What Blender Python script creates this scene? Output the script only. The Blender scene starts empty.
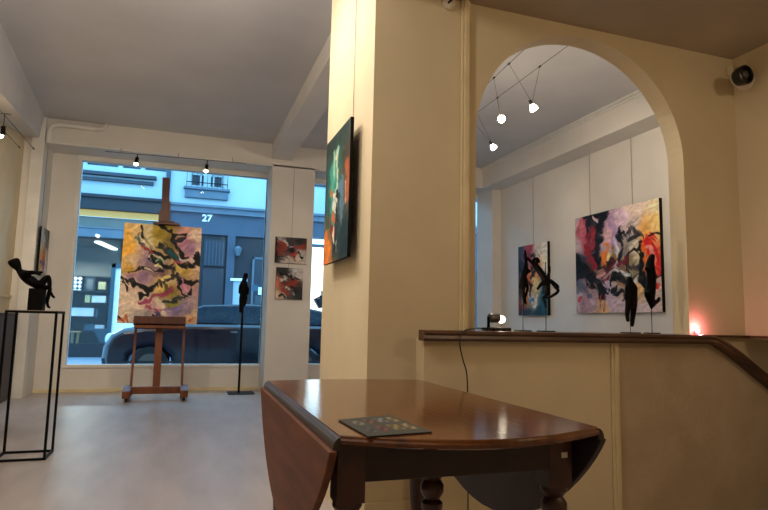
import bpy, bmesh, math, random
import numpy as np
from mathutils import Matrix, Vector
random.seed(7)
S = bpy.context.scene
COL = S.collection
PI = math.pi

# ------------------------------------------------------------------ camera
F = 590.81
YAW, PITCH, ROLL = math.radians(18.717), math.radians(6.5385), math.radians(1.2203)
CAMZ = 1.0
def cam_axes():
    cy, sy = math.cos(YAW), math.sin(YAW)
    f = Vector((sy*math.cos(PITCH), cy*math.cos(PITCH), math.sin(PITCH)))
    r0 = Vector((cy, -sy, 0)); u0 = r0.cross(f)
    r = math.cos(ROLL)*r0 + math.sin(ROLL)*u0
    u = -math.sin(ROLL)*r0 + math.cos(ROLL)*u0
    return r, u, f
CR, CU, CF = cam_axes()
cam = bpy.data.objects.new('camera', bpy.data.cameras.new('camera'))
COL.objects.link(cam)
cam.matrix_world = Matrix(((CR.x, CU.x, -CF.x, 0), (CR.y, CU.y, -CF.y, 0), (CR.z, CU.z, -CF.z, CAMZ), (0, 0, 0, 1)))
cam.data.sensor_width = 36; cam.data.lens = 36*F/768
cam.data.clip_start = 0.02; cam.data.clip_end = 200
S.camera = cam
def at(px, py, Y):
    d = CR*((px-384)/F) - CU*((py-255)/F) + CF
    k = Y/d.y
    return Vector((d.x*k, Y, CAMZ + d.z*k))

# ------------------------------------------------------------------ colour, materials
def lin(c):
    o = []
    for v in c[:3]:
        v = v/255.0
        o.append(v/12.92 if v <= 0.04045 else ((v+0.055)/1.055)**2.4)
    return (*o, 1.0)
MATS = {}
def mat(name, col, rough=.6, metal=0, col2=None, scale=5, stretch=(1, 1, 1), bump=0, bscale=40, emit=None, estr=0, spec=.5, detail=4, coat=0):
    m = bpy.data.materials.new(name); m.use_nodes = True
    nt = m.node_tree; b = nt.nodes['Principled BSDF']
    b.inputs['Base Color'].default_value = lin(col)
    b.inputs['Roughness'].default_value = rough
    b.inputs['Metallic'].default_value = metal
    b.inputs['Specular IOR Level'].default_value = spec
    if coat:
        b.inputs['Coat Weight'].default_value = coat; b.inputs['Coat Roughness'].default_value = .12
    tc = nt.nodes.new('ShaderNodeTexCoord'); mp = nt.nodes.new('ShaderNodeMapping')
    mp.inputs['Scale'].default_value = stretch
    nt.links.new(tc.outputs['Object'], mp.inputs['Vector'])
    if col2 is None: col2 = tuple(max(0, v*.93) for v in col)
    n = nt.nodes.new('ShaderNodeTexNoise'); n.inputs['Scale'].default_value = scale; n.inputs['Detail'].default_value = detail
    nt.links.new(mp.outputs['Vector'], n.inputs['Vector'])
    rp = nt.nodes.new('ShaderNodeValToRGB')
    rp.color_ramp.elements[0].position = .35; rp.color_ramp.elements[1].position = .65
    rp.color_ramp.elements[0].color = lin(col); rp.color_ramp.elements[1].color = lin(col2)
    nt.links.new(n.outputs['Fac'], rp.inputs['Fac'])
    nt.links.new(rp.outputs['Color'], b.inputs['Base Color'])
    if bump:
        n2 = nt.nodes.new('ShaderNodeTexNoise'); n2.inputs['Scale'].default_value = bscale; n2.inputs['Detail'].default_value = 3
        nt.links.new(mp.outputs['Vector'], n2.inputs['Vector'])
        bp = nt.nodes.new('ShaderNodeBump'); bp.inputs['Strength'].default_value = bump; bp.inputs['Distance'].default_value = .01
        nt.links.new(n2.outputs['Fac'], bp.inputs['Height']); nt.links.new(bp.outputs['Normal'], b.inputs['Normal'])
    if emit:
        b.inputs['Emission Color'].default_value = lin(emit); b.inputs['Emission Strength'].default_value = estr
    MATS[name] = m
    return m
def glass_mat(name, tint=(1, 1, 1), ior=1.45):
    m = bpy.data.materials.new(name); m.use_nodes = True
    nt = m.node_tree; nt.nodes.clear()
    out = nt.nodes.new('ShaderNodeOutputMaterial'); mx = nt.nodes.new('ShaderNodeMixShader')
    tr = nt.nodes.new('ShaderNodeBsdfTransparent'); gl = nt.nodes.new('ShaderNodeBsdfGlossy'); fr = nt.nodes.new('ShaderNodeFresnel')
    tr.inputs['Color'].default_value = (*tint, 1); gl.inputs['Roughness'].default_value = .01; fr.inputs['IOR'].default_value = ior
    nt.links.new(fr.outputs[0], mx.inputs[0]); nt.links.new(tr.outputs[0], mx.inputs[1]); nt.links.new(gl.outputs[0], mx.inputs[2])
    nt.links.new(mx.outputs[0], out.inputs[0])
    MATS[name] = m
    return m
M = MATS
mat('plaster_cream', (216, 200, 166), .75, col2=(208, 192, 158), scale=2, bump=.12, bscale=60)
mat('plaster_white', (220, 214, 206), .75, col2=(213, 207, 198), scale=2, bump=.08, bscale=60)
mat('plaster_rough', (186, 166, 138), .85, col2=(174, 154, 126), scale=4, bump=.7, bscale=26)
mat('paint_white', (226, 222, 214), .5, scale=3)
mat('ceiling_paint', (204, 202, 202), .85, col2=(196, 194, 194), scale=1.5, bump=.1)
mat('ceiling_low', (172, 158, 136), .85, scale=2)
mat('floor_vinyl', (182, 171, 165), .36, col2=(166, 155, 149), scale=6, stretch=(1, .25, 1), detail=8)
mat('trim_cream', (226, 208, 165), .5)
mat('wood_oak', (106, 64, 34), .13, spec=.4, col2=(80, 46, 24), scale=4, stretch=(6, .5, 6), detail=8, bump=.05, bscale=14)
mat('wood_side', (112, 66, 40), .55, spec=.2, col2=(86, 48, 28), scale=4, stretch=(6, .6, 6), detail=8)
mat('wood_edge', (52, 32, 22), .35, col2=(38, 24, 18), scale=20)
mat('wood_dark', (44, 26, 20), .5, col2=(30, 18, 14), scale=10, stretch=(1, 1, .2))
mat('wood_leg', (70, 36, 26), .4, col2=(48, 26, 20), scale=10)
mat('wood_rail', (92, 60, 38), .35, col2=(62, 40, 28), scale=14, stretch=(.3, 1, 1), detail=6)
mat('wood_easel', (126, 70, 36), .45, col2=(100, 52, 26), scale=12, stretch=(1, 1, .15))
mat('wood_easel_dark', (92, 44, 24), .5, col2=(72, 34, 20), scale=12, stretch=(1, 1, .15))
mat('cabinet_brown', (50, 34, 30), .5, scale=6)
mat('black_metal', (8, 8, 9), .5, spec=.12)
mat('bronze_black', (7, 6, 6), .6, spec=.08, bump=.4, bscale=60)
mat('black_plastic', (18, 18, 19), .35)
mat('grey_metal', (110, 108, 104), .35, metal=.8)
mat('wire_steel', (90, 84, 76), .4, metal=.6)
mat('cable_black', (12, 12, 12), .5)
mat('white_plastic', (214, 206, 190), .4)
mat('pedestal_top', (150, 138, 122), .6)
mat('canvas_edge', (214, 196, 160), .8)
mat('canvas_black', (12, 11, 11), .8, spec=.2)
mat('lamp_glow', (255, 255, 255), emit=(255, 236, 200), estr=30)
mat('lamp_glow_ledge', (255, 255, 255), emit=(255, 240, 215), estr=7)
mat('lamp_glow_soft', (255, 255, 255), emit=(255, 240, 225), estr=9)
mat('pink_glow', (255, 200, 210), emit=(255, 120, 150), estr=14)
# street
mat('facade_light', (158, 172, 176), .85, col2=(148, 163, 168), scale=1)
mat('facade_grey', (60, 72, 86), .85, col2=(54, 66, 80), scale=2)
mat('facade_dark', (16, 22, 30), .7)
mat('cornice_stone', (84, 98, 110), .8)
mat('shutter_dark', (20, 32, 46), .5)
mat('door_blue', (20, 30, 42), .5)
mat('steel_teal', (14, 62, 76), .4)
mat('asphalt', (52, 58, 66), .8, col2=(44, 48, 56), scale=20)
mat('pavement', (110, 122, 134), .8, scale=8)
mat('car_paint', (4, 15, 32), .22, metal=.1, coat=.4)
mat('car_dark', (10, 16, 26), .25, spec=.6)
mat('tyre', (14, 15, 17), .8)
mat('chrome', (190, 196, 204), .15, metal=1)
mat('headlamp', (190, 210, 225), .1, spec=1)
mat('number_white', (240, 245, 250), .5)
mat('shop_wall', (92, 94, 88), .8)
mat('shop_white', (232, 236, 238), .6)
mat('shop_shelf', (14, 16, 19), .7, spec=.2)
mat('shop_blue', (40, 76, 96), .5)
mat('shop_card', (205, 190, 130), .6)
mat('stool_wood', (180, 140, 90), .5)
mat('tube_light', (255, 255, 255), emit=(245, 245, 235), estr=5)
mat('tube_warm', (120, 104, 50), emit=(214, 180, 90), estr=.55)
mat('lit_panel', (255, 250, 235), emit=(255, 246, 225), estr=1.8)
mat('lit_amber', (255, 220, 160), emit=(255, 200, 130), estr=1.0)
mat('poster_dark', (50, 62, 70), .6)
glass_mat('glass', (.96, .98, 1.0), 1.22)
glass_mat('glass_shop', (.8, .88, .9), 1.25)
glass_mat('glass_car', (.10, .16, .22), 1.5)
def colattr_mat(name, rough=.62):
    m = bpy.data.materials.new(name); m.use_nodes = True
    nt = m.node_tree; b = nt.nodes['Principled BSDF']
    a = nt.nodes.new('ShaderNodeVertexColor'); a.layer_name = 'paint'
    nt.links.new(a.outputs['Color'], b.inputs['Base Color']); b.inputs['Roughness'].default_value = rough; b.inputs['Specular IOR Level'].default_value = .25
    tc = nt.nodes.new('ShaderNodeTexCoord'); n = nt.nodes.new('ShaderNodeTexNoise'); n.inputs['Scale'].default_value = 70
    nt.links.new(tc.outputs['Object'], n.inputs['Vector'])
    bp = nt.nodes.new('ShaderNodeBump'); bp.inputs['Strength'].default_value = .25; bp.inputs['Distance'].default_value = .004
    nt.links.new(n.outputs['Fac'], bp.inputs['Height']); nt.links.new(bp.outputs['Normal'], b.inputs['Normal'])
    MATS[name] = m
colattr_mat('oil_paint')
# checker poster, gallery brochure: patterns of the things themselves
def checker_mat():
    m = bpy.data.materials.new('checker_print'); m.use_nodes = True
    nt = m.node_tree; b = nt.nodes['Principled BSDF']
    tc = nt.nodes.new('ShaderNodeTexCoord'); mp = nt.nodes.new('ShaderNodeMapping'); mp.inputs['Rotation'].default_value = (0, PI/4, 0)
    c = nt.nodes.new('ShaderNodeTexChecker'); c.inputs['Scale'].default_value = 14
    c.inputs['Color1'].default_value = lin((230, 236, 240)); c.inputs['Color2'].default_value = lin((24, 28, 32))
    nt.links.new(tc.outputs['Object'], mp.inputs['Vector']); nt.links.new(mp.outputs['Vector'], c.inputs['Vector']); nt.links.new(c.outputs['Color'], b.inputs['Base Color'])
    MATS['checker_print'] = m
checker_mat()

# ------------------------------------------------------------------ mesh builder
class G:
    def __init__(s): s.v = []; s.f = []
    def _add(s, vs, fs):
        o = len(s.v); s.v += [tuple(v) for v in vs]; s.f += [tuple(i+o for i in f) for f in fs]; return s
    def box(s, a, b):
        x0, x1 = sorted((a[0], b[0])); y0, y1 = sorted((a[1], b[1])); z0, z1 = sorted((a[2], b[2]))
        vs = [(x0,y0,z0),(x1,y0,z0),(x1,y1,z0),(x0,y1,z0),(x0,y0,z1),(x1,y0,z1),(x1,y1,z1),(x0,y1,z1)]
        return s._add(vs, [(0,3,2,1),(4,5,6,7),(0,1,5,4),(1,2,6,5),(2,3,7,6),(3,0,4,7)])
    def bar(s, p0, p1, w, h, up=(0,0,1)):
        p0 = Vector(p0); p1 = Vector(p1); d = (p1-p0).normalized(); u = Vector(up)
        if abs(d.dot(u)) > .95: u = Vector((0,1,0))
        r = d.cross(u).normalized(); u = r.cross(d).normalized()
        vs = []
        for p in (p0, p1):
            for a, b in ((-1,-1),(1,-1),(1,1),(-1,1)): vs.append(p + r*a*w/2 + u*b*h/2)
        return s._add(vs, [(0,3,2,1),(4,5,6,7),(0,1,5,4),(1,2,6,5),(2,3,7,6),(3,0,4,7)])
    def cyl(s, p0, p1, r0, r1=None, n=16):
        return s.tube([p0, p1], [r0, r0 if r1 is None else r1], n)
    def tube(s, pts, r, n=10, flat=1):
        pts = [Vector(p) for p in pts]; k = len(pts)
        if not hasattr(r, '__len__'): r = [r]*k
        vs = []; prev = None
        for i, p in enumerate(pts):
            d = (pts[min(i+1, k-1)] - pts[max(i-1, 0)]).normalized()
            a = prev if prev is not None else (Vector((0,0,1)) if abs(d.z) < .9 else Vector((1,0,0)))
            x = (a - d*a.dot(d)).normalized(); y = d.cross(x); prev = x
            for j in range(n):
                t = 2*PI*j/n; vs.append(p + x*math.cos(t)*r[i]*flat + y*math.sin(t)*r[i])
        fs = [(i*n+j, i*n+(j+1)%n, (i+1)*n+(j+1)%n, (i+1)*n+j) for i in range(k-1) for j in range(n)]
        fs += [tuple(range(n-1, -1, -1)), tuple((k-1)*n+j for j in range(n))]
        return s._add(vs, fs)
    def lathe(s, c, prof, n=20, axis='z'):
        vs = []; k = len(prof)
        for r, h in prof:
            for j in range(n):
                t = 2*PI*j/n; a, b = r*math.cos(t), r*math.sin(t)
                vs.append({'z': (c[0]+a, c[1]+b, c[2]+h), 'y': (c[0]+a, c[1]+h, c[2]-b), 'x': (c[0]+h, c[1]+a, c[2]+b)}[axis])
        fs = [(i*n+j, i*n+(j+1)%n, (i+1)*n+(j+1)%n, (i+1)*n+j) for i in range(k-1) for j in range(n)]
        fs += [tuple(range(n-1, -1, -1)), tuple((k-1)*n+j for j in range(n))]
        return s._add(vs, fs)
    def prism(s, poly, axis, a, b):
        # poly: 2D points; axis 'y': (x,z), 'x': (y,z), 'z': (x,y)
        def P(p, t): return {'y': (p[0], t, p[1]), 'x': (t, p[0], p[1]), 'z': (p[0], p[1], t)}[axis]
        n = len(poly); vs = [P(p, a) for p in poly] + [P(p, b) for p in poly]
        fs = [tuple(range(n)), tuple(range(2*n-1, n-1, -1))] + [(i, n+i, n+(i+1)%n, (i+1)%n) for i in range(n)]
        return s._add(vs, fs)
    def sphere(s, c, r, sq=(1,1,1), n=14):
        m = n//2; vs = []; fs = []
        for i in range(m+1):
            ph = PI*i/m
            for j in range(n):
                t = 2*PI*j/n; vs.append((c[0]+r*sq[0]*math.sin(ph)*math.cos(t), c[1]+r*sq[1]*math.sin(ph)*math.sin(t), c[2]+r*sq[2]*math.cos(ph)))
        for i in range(m):
            for j in range(n): fs.append((i*n+j, (i+1)*n+j, (i+1)*n+(j+1)%n, i*n+(j+1)%n))
        return s._add(vs, fs)
    def build(s, name, m, parent=None, smooth=False, bevel=0, label=None):
        me = bpy.data.meshes.new(name); me.from_pydata(s.v, [], s.f)
        bm = bmesh.new(); bm.from_mesh(me); bmesh.ops.remove_doubles(bm, verts=bm.verts, dist=1e-5) if smooth else None
        bmesh.ops.recalc_face_normals(bm, faces=bm.faces)
        if smooth:
            for f in bm.faces: f.smooth = True
            for e in bm.edges:
                if len(e.link_faces) == 2 and e.calc_face_angle(0) > .7: e.smooth = False
        bm.to_mesh(me); bm.free()
        o = bpy.data.objects.new(name, me); COL.objects.link(o)
        if m: me.materials.append(M[m] if isinstance(m, str) else m)
        if bevel:
            b = o.modifiers.new('bevel', 'BEVEL'); b.width = bevel; b.segments = 2; b.limit_method = 'ANGLE'
        if parent: attach(o, parent)
        if label: o['label'] = label
        return o
def attach(o, parent):
    o.parent = parent
    p = parent; T = Vector((0,0,0))
    while p: T += p.location; p = p.parent if p.parent else None
    # parents are never rotated and children of children keep world coordinates
    root = parent
    while root.parent: root = root.parent
    o.matrix_parent_inverse = Matrix.Translation(-root.location) if parent is root else Matrix.Identity(4)
def tag(o, label, cat, group=None, kind=None):
    o['label'] = label; o['category'] = cat
    if group: o['group'] = group
    if kind: o['kind'] = kind
    return o
def thing(name, label, cat, loc, group=None):
    o = bpy.data.objects.new(name, None); COL.objects.link(o); o.location = loc; o.empty_display_size = .1
    return tag(o, label, cat, group)
def st(o):
    o['kind'] = 'structure'; return o

# ------------------------------------------------------------------ dimensions
ZC = 3.52; XL = -2.0; XR = 4.82; YP = 8.35; YW = 8.87; YB = -2.6
ZLOW = 2.712; XC = .842; YA = 2.70; XRF = 3.23

# ------------------------------------------------------------------ room shell
st(G().box((XL-.2, YB-.2, -.12), (XR+.2, YW+.2, 0)).build('floor', 'floor_vinyl'))
st(G().box((XL-.2, YB-.2, ZC), (XR+.2, YW+.25, ZC+.15)).build('ceiling', 'ceiling_paint'))
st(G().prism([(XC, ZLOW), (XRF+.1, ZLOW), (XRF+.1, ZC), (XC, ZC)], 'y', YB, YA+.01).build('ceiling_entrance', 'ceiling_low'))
st(G().box((XL-.2, YB, 0), (XL, YW+.2, ZC)).build('wall_left', 'plaster_cream'))
st(G().box((XL-.2, YB-.2, 0), (XR+.2, YB, ZC)).build('wall_back', 'plaster_cream'))
st(G().box((XR, YA+.12, 0), (XR+.2, YW+.2, ZC)).build('wall_right', 'plaster_white'))
st(G().box((XRF, YB, 0), (XRF+.15, 1.2, ZLOW)).box((XRF, 1.2, .95), (XRF+.15, YA, ZLOW)).build('wall_entrance', 'plaster_cream'))
st(G().box((4.2, YB, 0), (4.35, YA, 1.2)).box((XRF+.15, YB, 1.06), (4.35, YA, 1.2)).build('wall_stairwell', 'plaster_cream'))
st(G().box((XRF-.02, 1.2, .955), (XRF, 2.655, .97)).build('trim_10', 'wood_rail'))
# left pier, pillar, right pier, header (front plane y = 8.35)
st(G().box((XL, YP, 0), (-1.77, YW, 3.2)).build('wall_pier_left', 'plaster_white'))
st(G().box((1.12, YP, 0), (1.735, YW+.12, 3.22)).build('wall_pillar', 'plaster_white'))
st(G().box((4.66, YP, 0), (XR, YW, 3.2)).build('wall_pier_right', 'plaster_white'))
h = G().box((XL, YP, 3.2), (XR, YW+.12, ZC)); st(h.build('wall_header', 'plaster_white'))
st(G().box((-1.77, YP-.012, 3.19), (1.12, YP, 3.215)).box((1.735, YP-.012, 3.19), (4.66, YP, 3.215)).build('trim_1', 'paint_white'))
# window wall with parapets and two shop windows
w = G().box((XL, YW, 0), (4.9, YW+.12, .33))
w.box((XL, YW, .33), (-1.46, YW+.12, 3.2)).box((4.78, YW, .33), (4.9, YW+.12, 3.2))
st(w.build('wall_window', 'plaster_white'))
st(G().box((XL, YW-.012, 0), (1.12, YW, .04)).box((1.735, YW-.012, 0), (4.66, YW, .04)).build('baseboard_window', 'trim_cream'))
def shop_window(n, x0, x1, z0, z1):
    root = G().box((x0, YW-.02, z0-.04), (x0+.05, YW+.1, 3.2)).box((x1-.05, YW-.02, z0-.04), (x1, YW+.1, 3.2)) \
        .box((x0+.05, YW-.02, z1), (x1-.05, YW+.1, 3.2)).box((x0+.05, YW-.02, z0-.04), (x1-.05, YW+.1, z0)).build('window_%d' % n, 'paint_white')
    st(root)
    p = G().box((x0+.05, YW+.05, z0), (x1-.05, YW+.056, z1)).build('window_pane', 'glass', root)
    return root
shop_window(1, -1.46, 1.17, .36, 3.135)
shop_window(2, 1.68, 4.78, .36, 3.135)
# ceiling beams
def beam_left():
    tn, tf = Vector((-1.63, 5.7, ZC)), Vector((-1.80, YP, ZC))
    bn, bf = at(0, 92, 5.7), at(40, 138, YP)
    k = (YB-5.7)/(YP-5.7); t0 = Vector((tn.x, YB, ZC)); b0 = Vector((bn.x, YB, bn.z))
    vs = [t0, tn, tf, b0, bn, bf] + [Vector((XL, v.y, v.z)) for v in (t0, tn, tf, b0, bn, bf)]
    return G()._add(vs, [(0, 1, 4, 3), (1, 2, 5, 4), (3, 4, 10, 9), (4, 5, 11, 10), (0, 3, 9, 6), (2, 8, 11, 5), (6, 9, 10, 7), (7, 10, 11, 8), (0, 6, 7, 1), (1, 7, 8, 2)])
st(beam_left().build('trim_2', 'ceiling_paint'))  # greyer than its likely white paint: the beam's shade put into the colour
st(G().box((-1.91, YP-.05, 0), (-1.765, YP+.1, ZC-.002)).build('trim_9', 'paint_white', bevel=.004))
st(G().box((1.10, YA+.9, 3.30), (1.37, YP, ZC)).build('trim_3', 'plaster_white'))
# boxed soffit and crown line over the back room wall
st(G().box((4.49, YA+.12, 3.19), (XR, YP, ZC)).build('trim_4', 'plaster_white'))
st(G().box((4.455, YA+.12, ZC-.03), (4.49, YP, ZC)).box((4.475, YA+.12, ZC-.06), (4.49, YP, ZC-.03)).build('trim_5', 'paint_white'))
# column block between hall and entrance
st(G().box((XC, YA, 0), (1.305, 3.69, ZC)).build('wall_column', 'plaster_cream'))
# arch wall with elliptical opening
cx, az, sx, sz = 2.105, 1.99, .695, .665
N = 40
arc = [(cx - sx*math.cos(PI*i/N), az + sz*math.sin(PI*i/N)) for i in range(N+1)]
g = G()
y0, y1 = YA, YA+.12
top = [(x, ZC) for x, z in arc]
vs = []; fs = []
for i in range(N+1):
    x, z = arc[i]
    vs += [(x, y0, z), (x, y0, ZC), (x, y1, z), (x, y1, ZC)]
for i in range(N):
    a = 4*i; b = a+4
    fs += [(a, b, b+1, a+1), (a+2, a+3, b+3, b+2), (a, a+2, b+2, b)]
g._add(vs, fs)
g.box((1.305, y0, 0), (cx-sx, y1, ZC)).box((cx+sx, y0, 0), (XR, y1, ZC)).box((cx-sx, y0, 0), (cx+sx, y1, .955))
# reveal of the jambs is part of those boxes
st(g.build('wall_arch', 'plaster_cream'))
st(G().box((1.318, YA-.018, .97), (1.330, YA, ZLOW)).box((1.330, YA-.03, .97), (1.358, YA, ZLOW)).box((1.358, YA-.018, .97), (1.370, YA, ZLOW)).build('trim_6', 'trim_cream', bevel=.004))
st(G().box((XC, YA-.012, 0), (1.08, YA, .175)).build('baseboard_column', 'plaster_cream'))
# parapet below the arch: follows the curved handrail
rail_px = [(421, 336.5), (470, 336.5), (530, 336.8), (600, 337), (650, 336.5), (692, 337), (710, 340), (722, 346.5), (735, 356), (750, 368.5), (775, 389), (800, 411), (840, 447)]
YR = 2.585
rail = [at(x, y, YR) for x, y in rail_px]
for i in range(6): rail[i].z = .9445
# smooth with a spline
def catmull(P, k=6):
    out = []
    for i in range(len(P)-1):
        p0, p1, p2, p3 = P[max(i-1, 0)], P[i], P[i+1], P[min(i+2, len(P)-1)]
        for j in range(k):
            t = j/k
            out.append(.5*((2*p1)+(-p0+p2)*t+(2*p0-5*p1+4*p2-p3)*t*t+(-p0+3*p1-3*p2+p3)*t**3))
    out.append(P[-1]); return out
railc = catmull(rail)
par = [p for p in railc if p.x <= 3.6]
xm = 2.15
left = [(1.09, 0), (xm, 0), (xm, .93), (1.09, .93)]
st(G().prism(left, 'y', 2.60, YA).build('wall_parapet', 'plaster_cream'))
poly = [(xm, 0), (par[-1].x, 0)] + [(p.x, p.z-.012) for p in reversed(par) if p.x > xm+.02] + [(xm, .93)]
st(G().prism(poly, 'y', 2.60, 2.66).build('wall_stair', 'plaster_rough'))
st(G().box((2.152, 2.588, 0), (2.166, 2.60, .93)).box((2.166, 2.58, 0), (2.186, 2.60, .93)).box((2.186, 2.588, 0), (2.2, 2.60, .93)).build('trim_7', 'trim_cream', bevel=.003))
# handrail and ledge board: one wooden piece of furniture along the parapet
hr = thing('handrail', 'dark wooden ledge and handrail capping the low wall, curving down at right', 'handrail', (2.1, 2.6, .93))
prof = [(-.034, -.024), (-.040, -.012), (-.036, .002), (-.044, .012), (-.038, .024), (-.02, .0265), (.03, .0265), (.03, -.024)]
def sweep(path, prof):
    g = G(); n = len(prof); vs = []
    for i, p in enumerate(path):
        d = (path[min(i+1, len(path)-1)] - path[max(i-1, 0)]); d = Vector((d.x, 0, d.z)).normalized()
        nrm = Vector((-d.z, 0, d.x))
        for a, b in prof: vs.append(p + Vector((0, a, 0)) + nrm*b)
    k = len(path)
    fs = [(i*n+j, i*n+(j+1)%n, (i+1)*n+(j+1)%n, (i+1)*n+j) for i in range(k-1) for j in range(n)] + [tuple(range(n-1, -1, -1)), tuple((k-1)*n+j for j in range(n))]
    return g._add(vs, fs)
sweep(railc, prof).build('rail', 'wood_rail', hr, smooth=True)
G().prism([(1.315, 2.60), (2.74, 2.60), (2.79, 2.655), (3.23, 2.655), (3.23, 2.70), (2.80, 2.70), (2.80, 2.84), (1.41, 2.84), (1.41, 2.70), (1.315, 2.70)], 'z', .956, .970).build('ledge_board', 'wood_rail', hr)
# chair rail on the left wall
st(G().box((XL, YB, 1.21), (XL+.02, YP, 1.235)).build('trim_8', 'trim_cream'))
st(G().box((XL, YB, 0), (XL+.015, YP, .12)).build('baseboard_left', 'trim_cream'))
# pipe in the corner
pr = [(-1.725, 8.315, 1.6), (-1.725, 8.315, 3.30), (-1.72, 8.315, 3.37), (-1.69, 8.315, 3.42), (-1.63, 8.315, 3.44), (-1.16, 8.315, 3.44), (-1.11, 8.315, 3.455), (-1.085, 8.315, 3.48), (-1.07, 8.315, 3.51)]
pr[0] = (-1.725, 8.315, 3.18)
tag(G().tube(pr, .032, 12).build('ceiling_pipe', 'paint_white', smooth=True), 'white painted pipe bending along the ceiling corner above the left window edge', 'pipe')

# ------------------------------------------------------------------ paintings
def vnoise(nx, ny, cells, rng):
    gx = rng.random((cells+2, cells+2))
    u = np.linspace(0, cells, nx, endpoint=False); v = np.linspace(0, cells, ny, endpoint=False)
    iu = u.astype(int); iv = v.astype(int); fu = u-iu; fv = v-iv
    fu = fu*fu*(3-2*fu); fv = fv*fv*(3-2*fv)
    a = gx[iv][:, iu]; b = gx[iv][:, iu+1]; c = gx[iv+1][:, iu]; d = gx[iv+1][:, iu+1]
    return (a*(1-fu)+b*fu)*(1-fv[:, None]) + (c*(1-fu)+d*fu)*fv[:, None]
def nz(U, V, fx, fy, rng):
    g = rng.random((64, 64)); a = U*fx+200; b = V*fy+200
    ia = np.floor(a).astype(int); ib = np.floor(b).astype(int); fa = a-ia; fb = b-ib
    fa = fa*fa*(3-2*fa); fb = fb*fb*(3-2*fb); q = lambda i, j: g[i % 64, j % 64]
    return (q(ia, ib)*(1-fa)+q(ia+1, ib)*fa)*(1-fb)+(q(ia, ib+1)*(1-fa)+q(ia+1, ib+1)*fa)*fb
def raster(W, H, nx, ny, bg, strokes, seed, warp=.05, bgp=3.0):
    rng = np.random.default_rng(seed)
    u, v = np.meshgrid(np.linspace(0, 1, nx), np.linspace(0, 1, ny))
    n1 = vnoise(nx, ny, 7, rng)-.5; n2 = vnoise(nx, ny, 7, rng)-.5; n3 = vnoise(nx, ny, 19, rng)-.5; n4 = vnoise(nx, ny, 19, rng)-.5
    uu = u + warp*(n1+.6*n3); vv = v + warp*(n2+.6*n4)
    X = uu*W; Y = vv*H
    acc = np.zeros((ny, nx, 3)); ws = np.zeros((ny, nx))
    for bu, bv, c in bg:
        w = 1/(((X-bu*W)**2+(Y-bv*H)**2)**(bgp/2)+1e-5); acc += w[..., None]*np.array(c, float); ws += w
    img = acc/ws[..., None]
    s = min(W, H)
    st1 = nz(X+Y, X-Y, 9, 46, rng)-.5; st2 = nz(X-.4*Y, Y+.4*X, 8, 50, rng)-.5; flip = 0
    img = img*(1+.22*st2[..., None])
    for pts, wd, c, *op in strokes:
        d = np.full((ny, nx), 9.)
        P = [(a*W, b*H) for a, b in pts]
        if len(P) == 1: P = P*2
        for (ax, ay), (bx, by) in zip(P, P[1:]):
            L2 = (bx-ax)**2+(by-ay)**2+1e-9
            t = np.clip(((X-ax)*(bx-ax)+(Y-ay)*(by-ay))/L2, 0, 1)
            d = np.minimum(d, np.hypot(X-ax-t*(bx-ax), Y-ay-t*(by-ay)))
        flip ^= 1; sk = st1 if flip else st2
        r = wd*s*(1+.9*n3+.5*n1+1.3*sk)
        soft = (op[1] if len(op) > 1 else .55)*wd*s+1e-4
        a = np.clip((r-d)/soft+.5, 0, 1)*(op[0] if op else 1)*np.clip((1.15 if sum(c) < 130 else .95)+.8*sk, .3, 1)
        a = a*(1-.25*np.clip(n4*2, 0, 1))
        img = img*(1-a[..., None]) + a[..., None]*np.array(c, float)
    fine = vnoise(nx, ny, 40, rng)-.5
    img = np.clip(img*(1+.16*fine[..., None]), 0, 255)/255
    return np.where(img <= .04045, img/12.92, ((img+.055)/1.055)**2.4)
def canvas_mesh(name, img, O, U, V, Nn, W, H, T, edge):
    """O top-left corner of the front face, U right, V down, Nn outward normal"""
    ny, nx, _ = img.shape; O = Vector(O); U = Vector(U); V = Vector(V); Nn = Vector(Nn)
    vs = [O + U*(W*i/(nx-1)) + V*(H*j/(ny-1)) for j in range(ny) for i in range(nx)]
    fs = [(j*nx+i, (j+1)*nx+i, (j+1)*nx+i+1, j*nx+i+1) for j in range(ny-1) for i in range(nx-1)]
    k = len(vs)
    c = [O, O+U*W, O+U*W+V*H, O+V*H]
    vs += c + [p-Nn*T for p in c]
    fs2 = [(k, k+1, k+5, k+4), (k+1, k+2, k+6, k+5), (k+2, k+3, k+7, k+6), (k+3, k, k+4, k+7), (k+4, k+5, k+6, k+7)]
    me = bpy.data.meshes.new(name); me.from_pydata([tuple(v) for v in vs], [], fs+fs2)
    me.materials.append(M['oil_paint']); me.materials.append(M[edge])
    for p in me.polygons[len(fs):]: p.material_index = 1
    ca = me.color_attributes.new('paint', 'FLOAT_COLOR', 'POINT')
    buf = np.ones((len(vs), 4), dtype=np.float32); buf[:k, :3] = img.reshape(-1, 3); buf[k:, :3] = .5
    ca.data.foreach_set('color', buf.ravel())
    o = bpy.data.objects.new(name, me); COL.objects.link(o)
    return o
K = (5, 5, 8)
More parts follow.
